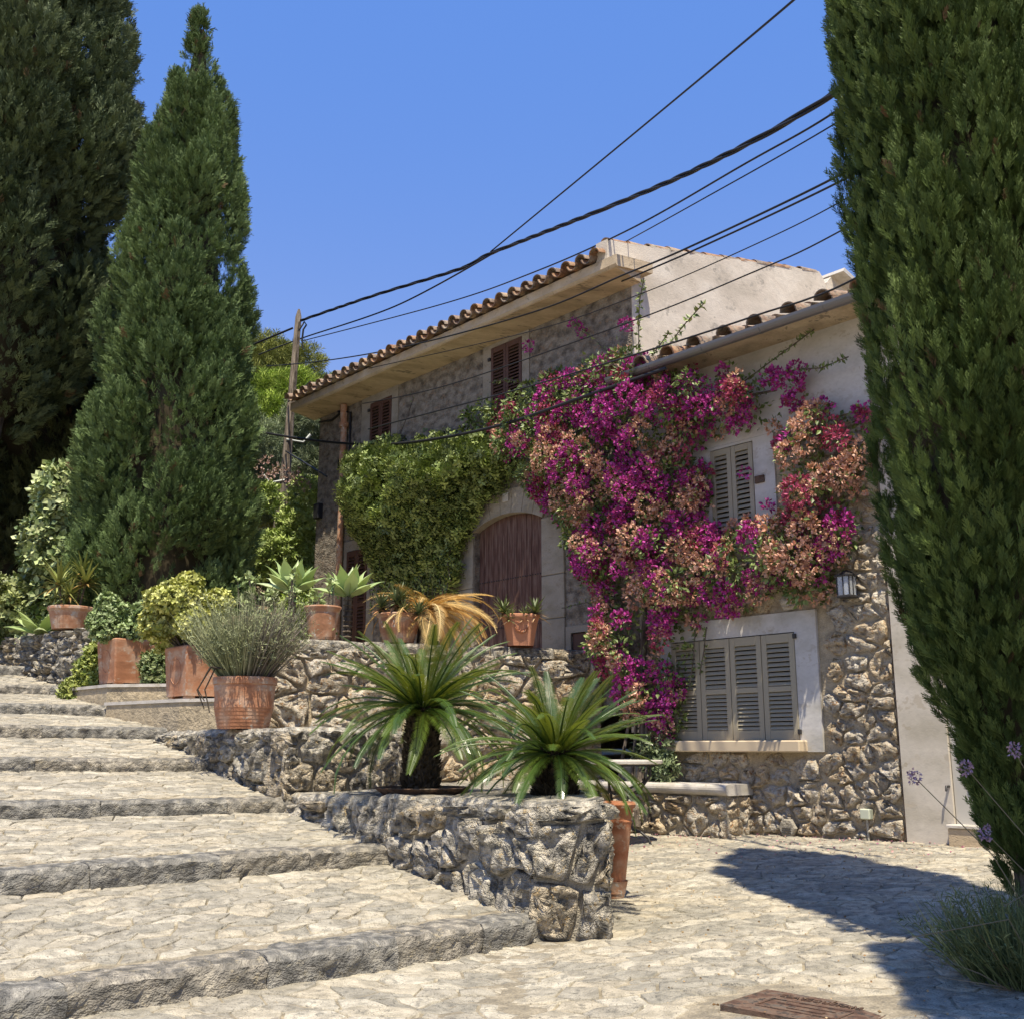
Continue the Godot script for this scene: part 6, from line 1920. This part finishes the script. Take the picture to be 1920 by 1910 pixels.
	for q in [[0.05, 0.0, -0.42, 0.62, 0.1], [0.2, -0.1, -0.36, 0.98, 0.0], [0.3, 0.0, -0.2, 1.06, 0.1], [-0.05, 0.1, -0.62, 0.86, 0.05], [0.1, 0.1, -0.5, 0.9, 0.0], [0.35, 0.1, 0.02, 0.95, 0.1]]:
		var a := Vector3(q[0], 0.05, q[1])
		var b := Vector3(q[0] + q[2] * 0.9, q[3], q[4])
		mb.tube([a, a.lerp(b, 0.55) + Vector3(0.06, 0.03, 0), b], [0.0032, 0.0026, 0.002], 5)
		for j in 60: wf.add(aim(rdir(r), r.randf() * TAU, 0.018), b + rdir(r) * 0.024 * Vector3(1, 1.3, 1), tint(r, Color(.28, .17, .27), Color(.5, .38, .46)))
	for q in [[-0.1, 0.3, -0.30, 0.44, 0.32], [-0.2, 0.3, -0.6, 0.3, 0.36]]:
		mb.tube([Vector3(q[0], 0, q[1]), Vector3(q[0] + q[2] * 0.3, q[3], q[4]), Vector3(q[0] + q[2], q[3] * 0.8, q[4] + 0.05)], [0.003, 0.0026, 0.002], 5)
	mi(mb.done(), "flower_stems", M.straw_mat, w)
	many(wf, "flower_heads", leaf_mesh(0.6), M.bract, w)
	# petals and bits of leaf blown along the wall and over the steps
	var lt := Inst.new()
	for k in 520:
		var x := r.randf_range(-4.4, 0.9)
		var z := 0.05 + pow(r.randf(), 2.2) * 1.6
		if x < -1.6: z += 0.4
		var p := W(x, 0, z)
		p.y = gy(p.x, -p.z) + 0.016
		lt.add(aim(rdir(r) * Vector3(1, 0.2, 1) + Vector3(0.01, 0, 0), r.randf() * TAU, r.randf_range(0.012, 0.03)), p, tint(r, Color(.5, .2, .3), Color(.58, .42, .3)))
	for k in 500:
		var d := r.randf_range(3.8, 9.5)
		var x := r.randf_range(0.6, 3.5)
		lt.add(aim(rdir(r) * Vector3(1, 0.2, 1) + Vector3(0.01, 0, 0), r.randf() * TAU, r.randf_range(0.008, 0.02)), V(x, gy(x, d) + 0.016, d), tint(r, Color(.3, .18, .09), Color(.5, .38, .22)))
	var litter := thing("fallen_petals", "pink petals and dry leaf bits fallen along the house front", "petals", Transform3D())
	litter.set_meta("kind", "stuff")
	many(lt, "petals", leaf_mesh(0.7), M.bract, litter)

# ------------------------------------------------------------------ scene
func _ready() -> void:
	var cam := Camera3D.new()
	cam.position = Vector3(0, 0.837, 0)
	cam.rotation = Vector3(atan(445.0 / 2000.0), 0, 0)
	cam.fov = rad_to_deg(2.0 * atan(955.0 / 2000.0))
	cam.near = 0.05; cam.far = 900
	cam.name = "camera"
	add_child(cam); cam.current = true
	var env := Environment.new()
	env.background_mode = Environment.BG_SKY
	var sm := ProceduralSkyMaterial.new()
	sm.sky_top_color = Color(.36, .535, .84)
	sm.sky_horizon_color = Color(.92, .94, .97)
	sm.sky_curve = 0.125
	sm.ground_bottom_color = Color(.42, .38, .32)
	sm.ground_horizon_color = Color(.55, .58, .62)
	sm.sun_angle_max = 1.0
	sm.sky_energy_multiplier = 0.92
	var sky := Sky.new(); sky.sky_material = sm
	env.sky = sky
	env.background_energy_multiplier = 1.0
	env.tonemap_mode = Environment.TONE_MAPPER_LINEAR
	env.tonemap_exposure = 1.42
	env.sdfgi_enabled = true; env.ssao_enabled = true; env.ssil_enabled = true
	var we := WorldEnvironment.new(); we.environment = env; we.name = "environment"
	add_child(we)
	var sun := DirectionalLight3D.new()
	sun.name = "sun"
	sun.light_color = Color(1.0, .955, .87)
	sun.light_energy = 1.6
	sun.light_angular_distance = 0.5
	sun.shadow_enabled = true
	# sun high behind the viewer, a little to the right
	var ray := Vector3(-0.042, -0.922, -0.385)
	sun.look_at_from_position(Vector3.ZERO, ray, Vector3(0, 0, -1))
	add_child(sun)
	noise.seed = 5; noise.frequency = 0.5; noise.noise_type = FastNoiseLite.TYPE_SIMPLEX
	materials()
	M.straw_mat = mat(lin(.2, .17, .1), null, 0.8, Vector3.ONE)
	setting()
	walls()
	cottage()
	old_house()
	furniture()
	pots()
	trees()
	climbers()
	plants()
